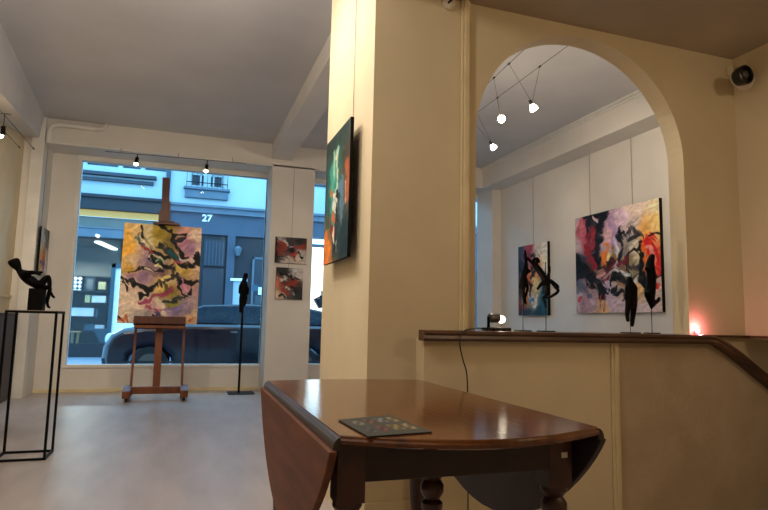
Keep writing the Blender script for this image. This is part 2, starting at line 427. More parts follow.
# --- easel painting
bgE = [(0,0,(228,184,116)),(0,.12,(238,178,70)),(.06,.27,(240,176,60)),(.12,.05,(226,190,130)),(.12,.38,(222,190,150)),(0,.42,(228,180,96)),(0,.6,(224,196,168)),(0,.75,(226,202,176)),(.05,.95,(220,196,170)),
 (.3,.06,(216,196,150)),(.3,.2,(222,204,166)),(.45,.1,(156,132,30)),(.42,.2,(196,170,90)),(.55,.05,(160,136,50)),(.6,.15,(120,104,40)),(.75,.06,(206,150,140)),(.8,.16,(176,120,140)),(.88,.24,(150,110,140)),(.95,.08,(230,200,176)),(1,.25,(224,192,170)),(.97,.4,(214,180,150)),
 (.33,.36,(120,98,126)),(.24,.42,(160,130,140)),(.28,.3,(176,140,140)),(.4,.44,(140,110,120)),(.85,.33,(196,140,150)),(.95,.5,(196,160,120)),(.86,.47,(176,146,60)),(.7,.43,(206,176,90)),(.5,.5,(120,86,90)),(.1,.475,(190,150,40)),(.12,.54,(150,110,140)),
 (.2,.62,(210,180,160)),(.28,.55,(140,108,136)),(.5,.62,(210,176,90)),(.6,.58,(220,196,140)),(.3,.72,(220,196,170)),(.2,.8,(224,200,176)),(.1,.7,(228,204,180)),(.45,.85,(200,160,160)),(.65,.68,(140,124,50)),(.7,.84,(122,106,146)),(.6,.88,(160,140,160)),(.85,.86,(150,128,150)),(.9,.75,(176,148,150)),(1,.9,(200,170,140)),(.4,.95,(170,156,156)),(.27,.9,(176,164,164)),(.9,.95,(200,160,120)),(.8,.62,(186,120,140))]
stE = [([(.2,.02),(.24,.14),(.38,.28),(.58,.33)],.022,K),([(.17,.1),(.2,.2),(.32,.29),(.45,.34)],.014,(50,70,80)),([(.14,.14),(.2,.17)],.025,(50,90,100),.8),([(.24,.24),(.4,.32)],.012,(160,50,50)),
 ([(.27,.16),(.33,.22),(.4,.26)],.022,(215,196,150),.8),([(.45,.02),(.55,.07),(.66,.1),(.8,.09)],.022,K),([(.58,.05),(.65,.16),(.78,.27)],.026,K),([(.66,.16),(.8,.12)],.015,(40,30,40)),
 ([(.48,.22),(.6,.26),(.72,.36)],.04,(24,28,28)),([(.6,.27),(.72,.34)],.03,(18,76,84)),([(.7,.26),(.84,.34)],.018,K),([(.72,.3),(.82,.35)],.01,(200,190,190)),([(.97,.28),(.98,.35),(.9,.41),(.74,.39)],.034,K),([(.82,.36),(.93,.34)],.014,(205,185,170)),([(.66,.38),(.76,.34)],.018,(170,60,80)),
 ([(.36,.34),(.5,.36)],.02,(226,206,170)),([(.38,.36),(.52,.41),(.64,.44)],.035,K),([(.42,.4),(.5,.43)],.014,(226,214,160)),([(.45,.37),(.52,.36)],.01,(120,160,130)),([(.62,.42),(.66,.5),(.74,.56)],.04,(38,34,44)),([(.08,.5),(.22,.46),(.4,.47),(.52,.47)],.02,(30,24,24)),([(.3,.46),(.44,.49)],.012,(210,190,160)),
 ([(.72,.5),(.6,.56),(.48,.62),(.36,.67)],.04,(46,36,48)),([(.42,.64),(.32,.72),(.26,.7)],.036,K),([(.0,.59),(.08,.61),(.16,.595),(.26,.62),(.38,.66)],.026,K),([(.0,.62),(.12,.66)],.016,K),
 ([(.5,.58),(.62,.53)],.02,(232,206,120)),([(.64,.68),(.56,.62)],.02,(90,80,40)),([(.78,.58),(.74,.65),(.8,.73),(.89,.69),(.9,.62),(1,.585)],.018,K),([(.84,.58),(.92,.6)],.03,K),([(.8,.66)],.03,(216,150,170)),
 ([(.24,.76),(.4,.74),(.56,.7),(.66,.66)],.022,(150,50,86),.85),([(.36,.8),(.5,.86)],.026,(150,40,80),.8),([(.5,.78),(.57,.84)],.022,(232,210,180)),([(.56,.78),(.64,.8),(.72,.76),(.82,.72)],.028,(34,44,34)),([(.62,.82),(.75,.78)],.02,(150,140,60)),
 ([(.44,.91),(.52,.93),(.54,.99)],.022,K),([(.46,.87),(.52,.9)],.02,(60,60,100)),([(.56,.88),(.6,.96)],.025,(225,205,180)),([(.34,.88),(.44,.86)],.025,(130,126,126),.6),([(.04,.97),(.12,.97)],.03,(170,80,40)),([(.05,.955)],.012,K),([(.94,.96)],.025,(170,80,40))]
stE = [(a_[0], a_[1]*(.98 if sum(a_[2]) < 130 else 1.05), *a_[2:]) for a_ in stE]
img = raster(.93, 1.24, 150, 200, bgE, stE, 3, warp=.07, bgp=3.4)
P0 = at(124.5, 223, 7.92); P1 = at(202.5, 227, 7.92); P3 = at(120.5, 322.5, 7.84)
PW = .925; lean = Vector((0, -.07, -1)).normalized()
nrm = Vector((0, -1, .07)).normalized()
ptop = Vector((-.735, 7.95, 2.175))
o = canvas_mesh('painting', img, ptop, (1, 0, 0), lean, nrm, .925, 1.25, .035, 'canvas_edge')
tag(o, 'large abstract canvas in ochre, mauve and black standing on the wooden easel', 'painting')
# --- big painting on the back room wall
bgB = [(0,0,(196,170,190)),(0,.3,(200,176,186)),(.05,.5,(40,44,64)),(.1,.12,(176,90,100)),(.05,.75,(110,112,130)),(.1,.92,(170,130,140)),(0,.95,(190,170,170)),(.25,.08,(50,50,64)),(.42,.12,(196,160,190)),(.5,.3,(180,150,190)),(.45,.25,(236,190,190)),(.58,.12,(236,206,226)),(.75,.06,(252,226,210)),(.98,.05,(252,230,190)),(.95,.25,(252,206,130)),(.85,.3,(250,180,90)),
 (.7,.2,(226,206,206)),(.6,.42,(170,150,130)),(.5,.45,(200,190,200)),(.7,.35,(180,170,160)),(.75,.48,(226,210,176)),(.6,.55,(120,96,70)),(.68,.6,(150,140,110)),(.98,.8,(216,190,180)),(.98,.95,(214,186,182)),(.8,.75,(226,186,130)),(.85,.95,(216,196,196)),(.65,.95,(208,190,196)),(.45,.9,(206,180,200)),(.4,.8,(190,170,200)),(.32,.93,(214,176,116)),(.2,.9,(180,150,170)),(.15,.72,(180,140,140)),(.55,.8,(180,160,150)),(.2,.55,(90,50,50)),(.98,.5,(230,90,60))]
stB = [([(.1,.05),(.08,.2)],.02,(210,130,150),.7),([(.46,.05),(.5,.2),(.48,.34)],.03,(170,140,190),.7),([(.7,.24),(.64,.3),(.62,.44)],.03,(120,116,120),.8),([(.48,.36),(.5,.46)],.02,(150,120,60)),([(.22,.88),(.3,.94)],.03,(220,190,200),.7),([(.6,.9),(.8,.94)],.03,(220,200,206),.8),([(.06,.8),(.02,.95)],.03,(210,190,200),.8),([(.14,.02),(.3,.03)],.035,K),([(.2,.04),(.16,.16),(.2,.24)],.03,(20,24,38)),([(.38,.0),(.36,.12),(.3,.28),(.27,.42),(.28,.52)],.06,(16,20,32)),([(.26,.02),(.3,.08)],.015,(220,190,200)),([(.1,.06),(.12,.3)],.03,(196,90,110),.7),([(.24,.18),(.16,.28),(.2,.42),(.27,.54)],.04,(150,34,46)),([(.26,.22),(.26,.3)],.03,(170,50,60)),
 ([(.0,.42),(.06,.5),(.14,.56)],.06,K),([(.02,.62),(.1,.6),(.3,.58),(.46,.5)],.04,(26,20,22)),([(.18,.64),(.3,.7),(.36,.8)],.055,K),([(.34,.62),(.42,.54),(.48,.5)],.03,(90,20,30)),([(.4,.38),(.36,.48)],.04,(240,130,36)),([(.43,.42)],.03,(250,220,150)),([(.5,.3),(.55,.45)],.02,(225,225,235),.8),([(.28,.62),(.36,.58)],.03,(216,170,160)),
 ([(.36,.68),(.44,.62)],.012,(120,26,36)),([(.38,.84),(.34,.98)],.008,(170,40,40)),([(.33,.8),(.31,.98)],.007,(180,60,60)),([(.4,.8),(.48,.66)],.012,(216,220,226)),([(.44,.68),(.4,.82)],.02,K),
 ([(.56,.22),(.58,.36),(.53,.5)],.028,(18,24,36)),([(.58,.28),(.62,.26)],.02,K),([(.62,.22),(.7,.18),(.8,.13)],.014,(150,130,110),.7),([(.6,.3),(.7,.24),(.82,.3)],.02,(60,56,60)),([(.66,.34),(.78,.3)],.018,(40,40,46)),([(.68,.42),(.76,.36)],.03,(236,226,206)),([(.64,.46),(.62,.6),(.7,.68),(.8,.62),(.8,.5),(.72,.44),(.64,.46)],.012,K),([(.52,.52),(.62,.5)],.03,(110,30,44)),([(.7,.5)],.032,(240,228,200)),
 ([(.66,.58),(.76,.6)],.024,(60,50,60)),([(.8,.36),(.82,.48),(.8,.6)],.035,K),([(.9,.36),(.92,.5),(.95,.66)],.075,(214,30,24)),([(.84,.4),(.86,.5),(.84,.62)],.03,(240,120,40)),([(.91,.42),(.95,.58)],.014,(244,150,140)),([(.9,.3),(1,.3)],.012,K),([(.86,.7),(.98,.68)],.02,K),
 ([(.48,.56),(.56,.62),(.66,.66)],.018,(228,232,240)),([(.48,.62),(.58,.7),(.66,.76)],.045,K),([(.46,.8),(.56,.82),(.66,.86)],.035,K),([(.55,.75),(.62,.78)],.015,(170,120,60)),([(.7,.72),(.78,.66)],.02,(220,220,220)),([(.82,.66),(.88,.76),(.84,.86)],.05,K),([(.04,.66),(.12,.74),(.18,.84)],.03,(70,80,100),.7),([(.06,.9),(.08,.84)],.01,(200,60,60))]
img = raster(1.43, 1.21, 190, 160, bgB, stB, 11, warp=.06, bgp=4.5)
p = thing('painting', 'big square abstract canvas with red, black and pink on the back room wall', 'painting', (XR, 5.65, 1.17))
attach(canvas_mesh('canvas', img, (XR-.045, 6.38, 2.395), (0, -1, 0), (0, 0, -1), (-1, 0, 0), 1.43, 1.222, .042, 'canvas_black'), p)
for yy in (6.12, 5.38): G().tube([(XR-.012, yy, 3.19), (XR-.012, yy, 2.38)], .0022, 6).build('hanging_wire', 'wire_steel', p)
# --- narrow painting
bgN = [(0,0,(30,64,80)),(.1,.3,(20,40,60)),(.05,.6,(40,30,36)),(.05,.85,(120,50,50)),(.4,.08,(170,60,80)),(.3,.25,(150,90,110)),(.7,.1,(226,214,196)),(.95,.08,(240,232,216)),(.9,.3,(236,220,190)),(.6,.35,(236,150,60)),(.4,.5,(214,100,40)),(.6,.6,(230,200,140)),(.5,.8,(220,190,160)),(.25,.75,(200,110,50)),(.95,.55,(90,110,120)),(.9,.8,(20,76,94)),(.7,.95,(16,66,84)),(.3,.97,(30,60,76)),(.1,.97,(60,46,60))]
stN = [([(.2,.1),(.3,.3),(.2,.5),(.15,.7)],.05,K),([(.4,.15),(.5,.35)],.04,(120,20,40)),([(.55,.2),(.62,.3),(.5,.45)],.045,K),([(.3,.5),(.45,.6),(.4,.75)],.03,K),([(.6,.12),(.75,.2)],.015,(90,150,170)),([(.7,.3),(.72,.45)],.02,(226,80,50)),([(.35,.7),(.5,.88),(.65,.75)],.02,(230,236,240)),([(.4,.82),(.5,.78)],.03,(50,110,140)),([(.2,.6),(.28,.8)],.03,(230,150,50)),([(.8,.4),(.9,.7)],.04,K),([(.5,.5),(.65,.55)],.03,(240,220,120)),([(.05,.35),(.25,.4)],.03,(16,20,30)),([(.12,.8),(.2,.9)],.03,(180,50,60))]
img = raster(.74, 1.03, 84, 110, bgN, stN, 21, warp=.07)
p = thing('painting', 'narrow abstract canvas with teal, orange and black on the back room wall', 'painting', (XR, 7.4, 1.15))
attach(canvas_mesh('canvas', img, (XR-.045, 7.76, 2.18), (0, -1, 0), (0, 0, -1), (-1, 0, 0), .755, 1.03, .042, 'canvas_black'), p)
G().tube([(XR-.012, 7.4, 3.19), (XR-.012, 7.4, 2.16)], .0022, 6).build('hanging_wire', 'wire_steel', p)
# --- teal painting on the column
bgT = [(0,0,(24,40,40)),(.3,.05,(30,50,48)),(.7,.05,(34,56,54)),(1,.0,(40,60,58)),(0,.3,(30,64,60)),(.9,.25,(60,56,44)),(1,.4,(150,80,50)),(.9,.5,(130,90,70)),(.5,.3,(40,120,110)),(.3,.45,(50,130,120)),(.6,.5,(40,80,80)),(.1,.7,(90,90,60)),(.1,.85,(226,130,60)),(.25,.9,(236,140,60)),(.1,.98,(200,110,50)),(.5,.85,(26,60,70)),(.8,.8,(20,50,60)),(.95,.95,(22,50,60)),(.7,.65,(60,80,80)),(.0,.55,(30,70,80))]
stT = [([(.36,.28),(.42,.4),(.36,.56),(.42,.7)],.10,(56,150,134),.9),([(.5,.16),(.53,.4)],.05,(176,214,190),.9),([(.7,.4),(.74,.66)],.07,(96,140,160),.8),([(.9,.34),(.92,.56)],.05,(200,100,60),.7),([(.5,.5),(.46,.62)],.05,(236,232,220)),([(.12,.8),(.2,.96)],.08,(240,140,60),.8),([(.38,.12),(.4,.3),(.36,.42)],.03,(150,200,170)),([(.5,.2),(.52,.34)],.035,(226,216,180)),([(.3,.3),(.42,.42),(.34,.6),(.4,.74)],.045,(60,160,140)),([(.28,.44),(.34,.48)],.04,(220,110,50)),([(.44,.5),(.4,.58)],.04,(226,226,216)),([(.56,.46),(.5,.6),(.58,.72)],.03,(24,26,34)),([(.66,.42),(.7,.6)],.035,(90,130,160)),([(.84,.42),(.86,.62)],.02,(210,190,170)),([(.3,.68),(.4,.8),(.5,.78)],.025,(130,40,30)),([(.4,.66),(.45,.72)],.03,(226,100,60)),([(.5,.7),(.52,.9)],.02,(16,16,20)),([(.55,.82),(.56,.94)],.018,(190,200,200)),([(.42,.78),(.46,.82)],.018,(235,220,200)),([(.18,.5),(.22,.7)],.03,(30,90,90)),([(.62,.3),(.7,.36)],.02,(120,60,40))]
img = raster(.52, .75, 80, 110, bgT, stT, 31, warp=.07)
p = thing('painting', 'dark teal abstract canvas with orange lower corner hung on the column side', 'painting', (XC, 3.2, 1.35))
Tl = Vector((XC-.06, 3.435, 2.07))
tilt = Vector((0, 0, -1))
attach(canvas_mesh('canvas', img, Tl, (0, -1, 0), (0, 0, -1), (-1, 0, 0), .54, .738, .018, 'canvas_black'), p)
G().tube([(XC-.006, 3.05, ZC), (XC-.006, 3.05, 2.09), (XC-.038, 3.05, 2.05)], .0018, 6).build('hanging_wire', 'wire_steel', p)
# --- two small paintings on the pillar
bgS = [(0,0,(40,44,46)),(.15,.1,(170,165,165)),(.4,.15,(50,54,58)),(.8,.1,(36,42,46)),(1,.3,(90,40,36)),(.1,.4,(110,50,46)),(.3,.3,(150,60,50)),(.05,.8,(20,22,24)),(.3,.95,(190,180,170)),(.7,.8,(210,196,186)),(.9,.6,(190,180,175)),(.5,.5,(60,50,56)),(.95,.95,(200,190,180))]
stS = [([(.1,.2),(.25,.35),(.15,.6)],.05,(150,46,36)),([(.3,.15),(.4,.3)],.04,(190,185,180)),([(.55,.3),(.5,.5),(.6,.7)],.04,(24,22,28)),([(.4,.6),(.6,.65),(.7,.6)],.05,(170,60,46)),([(.6,.4),(.85,.35),(.97,.3)],.045,(160,50,36)),([(.75,.6),(.9,.75)],.035,K),([(.3,.8),(.5,.85)],.02,K),([(.6,.75),(.65,.9)],.02,(150,50,40)),([(.05,.05),(.02,.9)],.03,K),([(.5,.4),(.55,.42)],.03,(170,190,220)),([(.45,.75),(.55,.95)],.03,(220,210,200)),([(.1,.85),(.25,.9)],.05,(70,60,60))]
img = raster(.44, .37, 60, 50, bgS, stS, 41, warp=.1)
p = thing('painting', 'small red and black abstract canvas, upper of the pair on the white pillar', 'painting', (1.42, YP, 1.81))
attach(canvas_mesh('canvas', img, (1.2, YP-.03, 2.178), (1, 0, 0), (0, 0, -1), (0, -1, 0), .445, .37, .028, 'canvas_black'), p)
G().tube([(1.43, YP-.006, 3.19), (1.43, YP-.006, 2.17)], .0018, 6).build('hanging_wire', 'wire_steel', p)
bgS2 = [(0,0,(36,38,40)),(.3,.1,(40,44,48)),(.7,.1,(180,180,180)),(.95,.2,(196,190,186)),(0,.5,(220,120,90)),(.05,.9,(216,190,160)),(.3,.5,(90,56,54)),(.6,.5,(130,56,40)),(.8,.7,(40,44,48)),(.9,.95,(44,48,50)),(.5,.9,(70,74,78)),(.3,.95,(200,180,160))]
stS2 = [([(.15,.4),(.35,.35),(.5,.25),(.7,.05)],.045,(196,196,196)),([(.2,.2),(.5,.3)],.06,(20,20,24)),([(.25,.55),(.3,.75),(.5,.85)],.04,(160,60,44)),([(.4,.5),(.7,.45),(.8,.55)],.045,(160,50,32)),([(.55,.2),(.6,.35),(.9,.35)],.03,(30,30,34)),([(.4,.65),(.5,.7)],.03,(200,196,196)),([(.65,.8),(.7,.85)],.03,(130,150,156)),([(.2,.85),(.35,.95)],.04,K),([(.6,.62),(.75,.8)],.05,(28,30,34)),([(.7,.1),(.8,.25)],.03,(215,210,206))]
img = raster(.385, .45, 54, 62, bgS2, stS2, 43, warp=.1)
p = thing('painting', 'small grey and rust abstract canvas, lower of the pair on the white pillar', 'painting', (1.42, YP, 1.3))
attach(canvas_mesh('canvas', img, (1.228, YP-.03, 1.745), (1, 0, 0), (0, 0, -1), (0, -1, 0), .38, .448, .028, 'canvas_black'), p)
G().tube([(1.40, YP-.006, 1.805), (1.40, YP-.006, 1.74)], .0018, 6).build('hanging_wire', 'wire_steel', p)
# --- painting on the left pier side
bgP = [(0,0,(200,200,196)),(.5,.05,(130,130,126)),(1,.1,(80,82,84)),(.3,.3,(190,190,190)),(.9,.3,(120,124,124)),(.1,.5,(226,200,120)),(.5,.6,(220,110,60)),(.2,.8,(226,170,90)),(.6,.8,(150,120,140)),(.9,.8,(220,216,210)),(.3,.98,(206,196,186)),(.9,.5,(210,206,200))]
stP = [([(.6,.1),(.7,.3)],.08,(90,92,92)),([(.5,.45),(.4,.7)],.06,(226,100,50)),([(.2,.75),(.5,.8)],.04,(90,90,150)),([(.6,.6),(.55,.85)],.04,(170,50,50)),([(.8,.5),(.7,.9)],.05,(225,222,216))]
img = raster(.44, .6, 40, 60, bgP, stP, 51, warp=.08)
p = thing('painting', 'pale abstract canvas with orange and grey hung on the white pier at left', 'painting', (-1.77, 8.6, 1.5))
attach(canvas_mesh('canvas', img, (-1.725, 8.37, 2.12), (0, 1, 0), (0, 0, -1), (1, 0, 0), .46, .60, .02, 'canvas_black'), p)
G().tube([(-1.764, 8.5, 3.19), (-1.764, 8.5, 2.1)], .0018, 6).build('hanging_wire', 'wire_steel', p)

# ------------------------------------------------------------------ easel
e = thing('easel', 'tall brown wooden studio easel on castors holding the large canvas by the window', 'easel', (-.23, 7.9, 0))
G().bar((-.58, 7.95, .115), (.10, 7.95, .115), .06, .085).build('crossbar', 'wood_easel', e, bevel=.006)
for x in (-.565, .085):
    G().prism([(7.70, .045), (8.22, .045), (8.22, .10), (8.02, .17), (7.86, .17), (7.70, .13)], 'x', x-.045, x+.045).build('foot', 'wood_easel', e, bevel=.005)
    for yy in (7.76, 8.17):
        c = G().tube([(x-.014, yy, .022), (x+.014, yy, .022)], .022, 14).build('castor', 'black_plastic', e, smooth=True)
        G().box((x-.018, yy-.006, .022), (x+.018, yy+.006, .048)).build('castor_fork', 'black_metal', c)
for x in (-.535, .055):
    G().bar((x, 7.96, .14), (x+.012 if x < 0 else x-.012, 8.02, 1.0), .028, .026).build('upright', 'wood_easel', e, bevel=.003)
G().bar((-.245, 7.96, .10), (-.255, 8.02, 2.5), .085, .03, up=(0, 1, 0)).build('mast', 'wood_easel', e, bevel=.004)
G().bar((-.262, 7.985, 2.10), (-.285, 7.985, 2.80), .09, .035, up=(0, 1, 0)).box((-.345, 7.965, 2.0), (-.205, 8.0, 2.37)).build('mast_extension', 'wood_easel_dark', e, bevel=.004)
G().box((-.40, 7.88, 2.178), (-.08, 7.99, 2.205)).box((-.33, 7.87, 2.205), (-.15, 7.9, 2.225)).build('top_clamp', 'wood_easel_dark', e, bevel=.004)
G().box((-.545, 7.80, .905), (.055, 7.87, .93)).box((-.545, 7.80, .93), (.055, 7.815, 1.02)).build('canvas_tray', 'wood_easel_dark', e, bevel=.004)
G().box((-.535, 7.87, .86), (.055, 8.02, .90)).box((-.535, 7.80, .875), (.055, 7.83, .93)).build('tray_support', 'wood_easel', e, bevel=.004)
G().bar((-.25, 8.02, 1.6), (-.25, 8.19, .1), .05, .025).build('rear_brace', 'wood_easel_dark', e)

# ------------------------------------------------------------------ skin figures
def figure(name, chains, mt, parent, sub=1, fat=1.25):
    """chains: list of list of (pos, radius); first point of each later chain is welded to the nearest existing vertex"""
    vs = []; es = []; rs = []
    for ch in chains:
        prev = None
        for i, (p, r) in enumerate(ch):
            p = Vector(p); idx = None
            if i == 0 and vs:
                idx = min(range(len(vs)), key=lambda k: (vs[k]-p).length)
                if (vs[idx]-p).length > r*3: idx = None
            if idx is None:
                vs.append(p); rs.append(r); idx = len(vs)-1
            if prev is not None: es.append((prev, idx))
            prev = idx
    me = bpy.data.meshes.new(name); me.from_pydata([tuple(v) for v in vs], es, [])
    o = bpy.data.objects.new(name, me); COL.objects.link(o)
    sk = o.modifiers.new('skin', 'SKIN'); sk.use_smooth_shade = True
    for i, r in enumerate(rs):
        rr = r if hasattr(r, '__len__') else (r, r)
        me.skin_vertices[0].data[i].radius = (rr[0]*fat, rr[1]*fat)
    me.skin_vertices[0].data[0].use_root = True
    s = o.modifiers.new('sub', 'SUBSURF'); s.levels = sub; s.render_levels = sub
    # bake the modifiers so every reader sees a plain mesh
    dg = bpy.context.evaluated_depsgraph_get(); ev = o.evaluated_get(dg)
    m2 = bpy.data.meshes.new_from_object(ev); o.modifiers.clear(); o.data = m2
    m2.materials.clear(); m2.materials.append(M[mt])
    for p_ in m2.polygons: p_.use_smooth = True
    if parent: attach(o, parent)
    return o

# ------------------------------------------------------------------ left plinth with seated bronze
px0, px1, py0, py1, pt = -1.165, -.838, 4.77, 5.06, 1.035
pl = thing('plinth', 'open black steel frame plinth with thin top under the seated sculpture', 'plinth', (-1.0, 4.91, 0))
b = .016
for x in (px0, px1-b):
    for y in (py0, py1-b): G().box((x, y, .016), (x+b, y+b, pt-.02)).build('leg', 'black_metal', pl)
for z, nm in ((0, 'base_frame'), (pt-.02, 'top_frame')):
    z2 = z+b
    G().box((px0, py0, z), (px1, py0+b, z2)).box((px0, py1-b, z), (px1, py1, z2)).box((px0, py0+b, z), (px0+b, py1-b, z2)).box((px1-b, py0+b, z), (px1, py1-b, z2)).build(nm, 'black_metal', pl)
G().box((px0, py0, pt-.004), (px1, py1, pt)).build('top_panel', 'pedestal_top', pl)
sc = thing('sculpture', 'black seated figure leaning back on a block, on the steel plinth', 'sculpture', (-1.0, 4.9, pt))
D = 4.9
def q(x, y, dy=0): return at(x, y, D+dy)
bz0 = at(29, 308, D); bz1 = at(45, 289, D)
G().box((bz0.x, 4.84, pt), (bz1.x, 4.96, bz1.z)).build('block', 'bronze_black', sc, bevel=.003)
figure('body', [
    [(q(35, 288), .032), (q(33, 283), .034), (q(28, 278), .034), (q(23.5, 275), .036), (q(20.5, 272), .022), (q(19, 269.5), .016), (q(17.2, 266.5), .026), (q(15, 263.5), .034), (q(13.4, 260.8), .034), (q(12.6, 259), .026)],
    [(q(23, 274), .02), (q(27, 273, -.06), .015), (q(33, 272, -.06), .011), (q(38, 273.5, -.05), .009), (q(41, 275, -.05), .008)],
    [(q(23, 274), .02), (q(28, 273.5, .06), .014), (q(36, 272.5, .06), .010), (q(43, 272.5, .05), .008)],
    [(q(35, 288), .03), (q(41, 284, -.03), .024), (q(46, 278, -.03), .018), (q(49, 276, -.03), .016), (q(49.5, 284, -.03), .013), (q(50, 291, -.03), .009), (q(52.5, 296, -.03), .008), (q(55, 298, -.03), .006)],
    [(q(35, 288), .03), (q(41, 288, .05), .024), (q(47, 287.5, .05), .016), (q(50.5, 288, .05), .014), (q(48.5, 295, .03), .012), (q(47, 303, .03), .009), (q(48, 306.5, .02), .008), (q(50, 308, .0), .006)],
], 'bronze_black', sc, sub=2)
# ------------------------------------------------------------------ tall stand sculpture in front of window
sc = thing('sculpture', 'slender dark standing figure on a tall thin post with square base before the window', 'sculpture', (.815, 8.42, 0))
G().box((.655, 8.27, 0), (1.0, 8.58, .012)).build('base_plate', 'black_metal', sc)
G().cyl((.80, 8.42, .012), (.80, 8.42, 1.25), .016, .014, 12).build('post', 'black_metal', sc)
D = 8.42
def q(x, y, dy=0): return at(x, y, D+dy)
figure('figure', [
    [(q(242, 296), .04), (q(243.5, 290), .05), (q(244, 284), .055), (q(244.5, 280), .03), (q(245.5, 276), .042), (q(246, 272.5), .03)],
    [(q(242, 296), .03), (q(241, 304), .03), (q(240.5, 313), .02)],
    [(q(243.5, 290), .03), (q(246, 297), .03), (q(243.5, 307), .025)],
    [(q(244, 284), .03), (q(248, 288), .022), (q(247.5, 295), .016)],
    [(q(244, 284), .03), (q(240, 286), .02), (q(239.5, 294), .016)],
], 'bronze_black', sc, sub=2, fat=1.0)

# ------------------------------------------------------------------ sculptures on the ledge
ZL = .970
def ledge_stand(name, label, x, rod, r=.0022, bw=.05):
    s_ = thing(name, label, 'sculpture', (x, 2.74, ZL))
    G().box((x-bw, 2.712, ZL), (x+bw, 2.768, ZL+.006)).build('base', 'black_metal', s_)
    G().cyl((x, 2.74, ZL+.006), (x, 2.74, rod), r, None, 8).build('rod', 'black_metal', s_)
    return s_
D = 2.74
xa = at(523, 328, D).x; xb = at(546, 328, D).x; xc_ = at(630.5, 328, D).x; xd = at(652, 328, D).x
s1 = ledge_stand('sculpture', 'black narrow figure on a rod, leftmost of the sculptures on the ledge', xa, at(523, 300, D).z, bw=.036)
figure('figure', [[(q(523.5, 306), .006), (q(522.5, 300), .014), (q(522, 290), .018), (q(523, 280), .018), (q(524.5, 272), .014), (q(526, 264), .010), (q(526, 258), .008), (q(525, 250), .006)],
                  [(q(523, 280), .012), (q(528, 288), .008), (q(525, 298), .007), (q(526, 305), .005)],
                  [(q(524.5, 272), .010), (q(531, 271), .007)]], 'bronze_black', s1, sub=2, fat=1.0)
s2 = ledge_stand('sculpture', 'black figure bent forward over a rod beside the lamp, arms reaching down', xb, at(546, 262, D).z, bw=.040)
figure('figure', [[(q(546, 282), .016), (q(543, 276), .017), (q(539, 270), .018), (q(535, 265), .014), (q(533, 260), .008), (q(537, 258.5), .012), (q(539, 263), .010)],
                  [(q(535, 265), .010), (q(530, 261), .007), (q(526.5, 257), .006)],
                  [(q(546, 282), .012), (q(551, 281), .012), (q(556, 286), .011), (q(558.5, 291), .009), (q(555.5, 294), .008), (q(550, 297), .007), (q(546, 298), .006)],
                  [(q(546, 282), .014), (q(547, 290), .011), (q(546, 296), .009), (q(543, 298), .007), (q(545, 304), .006), (q(546, 308), .004)],
                  [(q(546, 282), .012), (q(541, 284), .009), (q(537, 290), .006)],
                  [(q(546, 282), .01), (q(549.5, 272), .006), (q(550, 266), .004)],
                  [(q(556, 286), .012), (q(559.5, 288), .012)]], 'bronze_black', s2, sub=2, fat=1.08)
s3 = thing('sculpture', 'black upright walking figure on a flat base, in front of the big canvas', 'sculpture', (xc_, 2.74, ZL))
G().box((xc_-.045, 2.71, ZL), (xc_+.045, 2.77, ZL+.006)).build('base', 'black_metal', s3)
G().cyl((xc_+.008, 2.75, ZL+.006), (xc_+.008, 2.75, at(635, 250, D).z), .0015, None, 8).build('rod', 'black_metal', s3)
figure('figure', [[(q(631, 300), .022), (q(631, 293), .022), (q(631, 286), .020), (q(630, 280), .011), (q(629.5, 276), .008)],
                  [(q(631, 300), .014), (q(628, 306), .012), (q(627, 314), .009), (q(628, 322), .007)],
                  [(q(631, 300), .014), (q(634, 307), .014), (q(633, 316), .010), (q(632, 327), .007)],
                  [(q(631, 286), .012), (q(635.5, 288), .008), (q(636, 298), .007), (q(636, 308), .005)],
                  [(q(631, 286), .012), (q(627, 288), .008), (q(626.5, 300), .006), (q(627, 312), .005)]], 'bronze_black', s3, sub=2, fat=1.4)
s4 = ledge_stand('sculpture', 'black lumpy abstract form on a thin rod, rightmost of the ledge sculptures', xd, at(652, 300, D).z, bw=.034)
figure('figure', [[(q(651.5, 309), .006), (q(651, 303), .020), (q(650, 296), .028), (q(651.5, 288), .026), (q(651, 279), .028), (q(651.5, 270), .026), (q(650, 262), .022), (q(653, 254), .014)],
                  [(q(651, 303), .012), (q(658, 301), .012), (q(659.5, 297), .008)],
                  [(q(650, 296), .015), (q(645, 292), .01)],
                  [(q(651.5, 270), .012), (q(645, 268), .010)],
                  [(q(651, 279), .012), (q(656, 274), .009)]], 'bronze_black', s4, sub=1, fat=1.05)

# ------------------------------------------------------------------ lamp on ledge
lx = at(497, 325, 2.70)
LM = thing('spotlight', 'small black spotlight with glowing bulb lying on the wooden ledge', 'lamp', (lx.x, 2.70, ZL))
a = at(484, 325, 2.70).x; c = at(508, 325, 2.70).x
G().box((a, 2.665, ZL), (c, 2.725, ZL+.018)).build('base', 'black_plastic', LM, bevel=.004)
for k in range(3): G().cyl((a+.035+.028*k, 2.664, ZL+.006), (a+.035+.028*k, 2.658, ZL+.006), .006, None, 10).build('knob', 'black_metal', LM)
hx = at(487, 320, 2.70).x
G().box((hx, 2.69, ZL+.018), (hx+.012, 2.70, ZL+.072)).build('bracket', 'black_metal', LM)
hd = G().lathe((hx+.01, 2.695, ZL+.066), [(.022, 0), (.024, .01), (.024, .05), (.021, .055)], 20, 'x').build('lamp_head', 'grey_metal', LM, smooth=True)
G().sphere((hx+.078, 2.695, ZL+.060), .020, (1.2, 1, 1)).build('bulb', 'lamp_glow_ledge', hd, smooth=True)
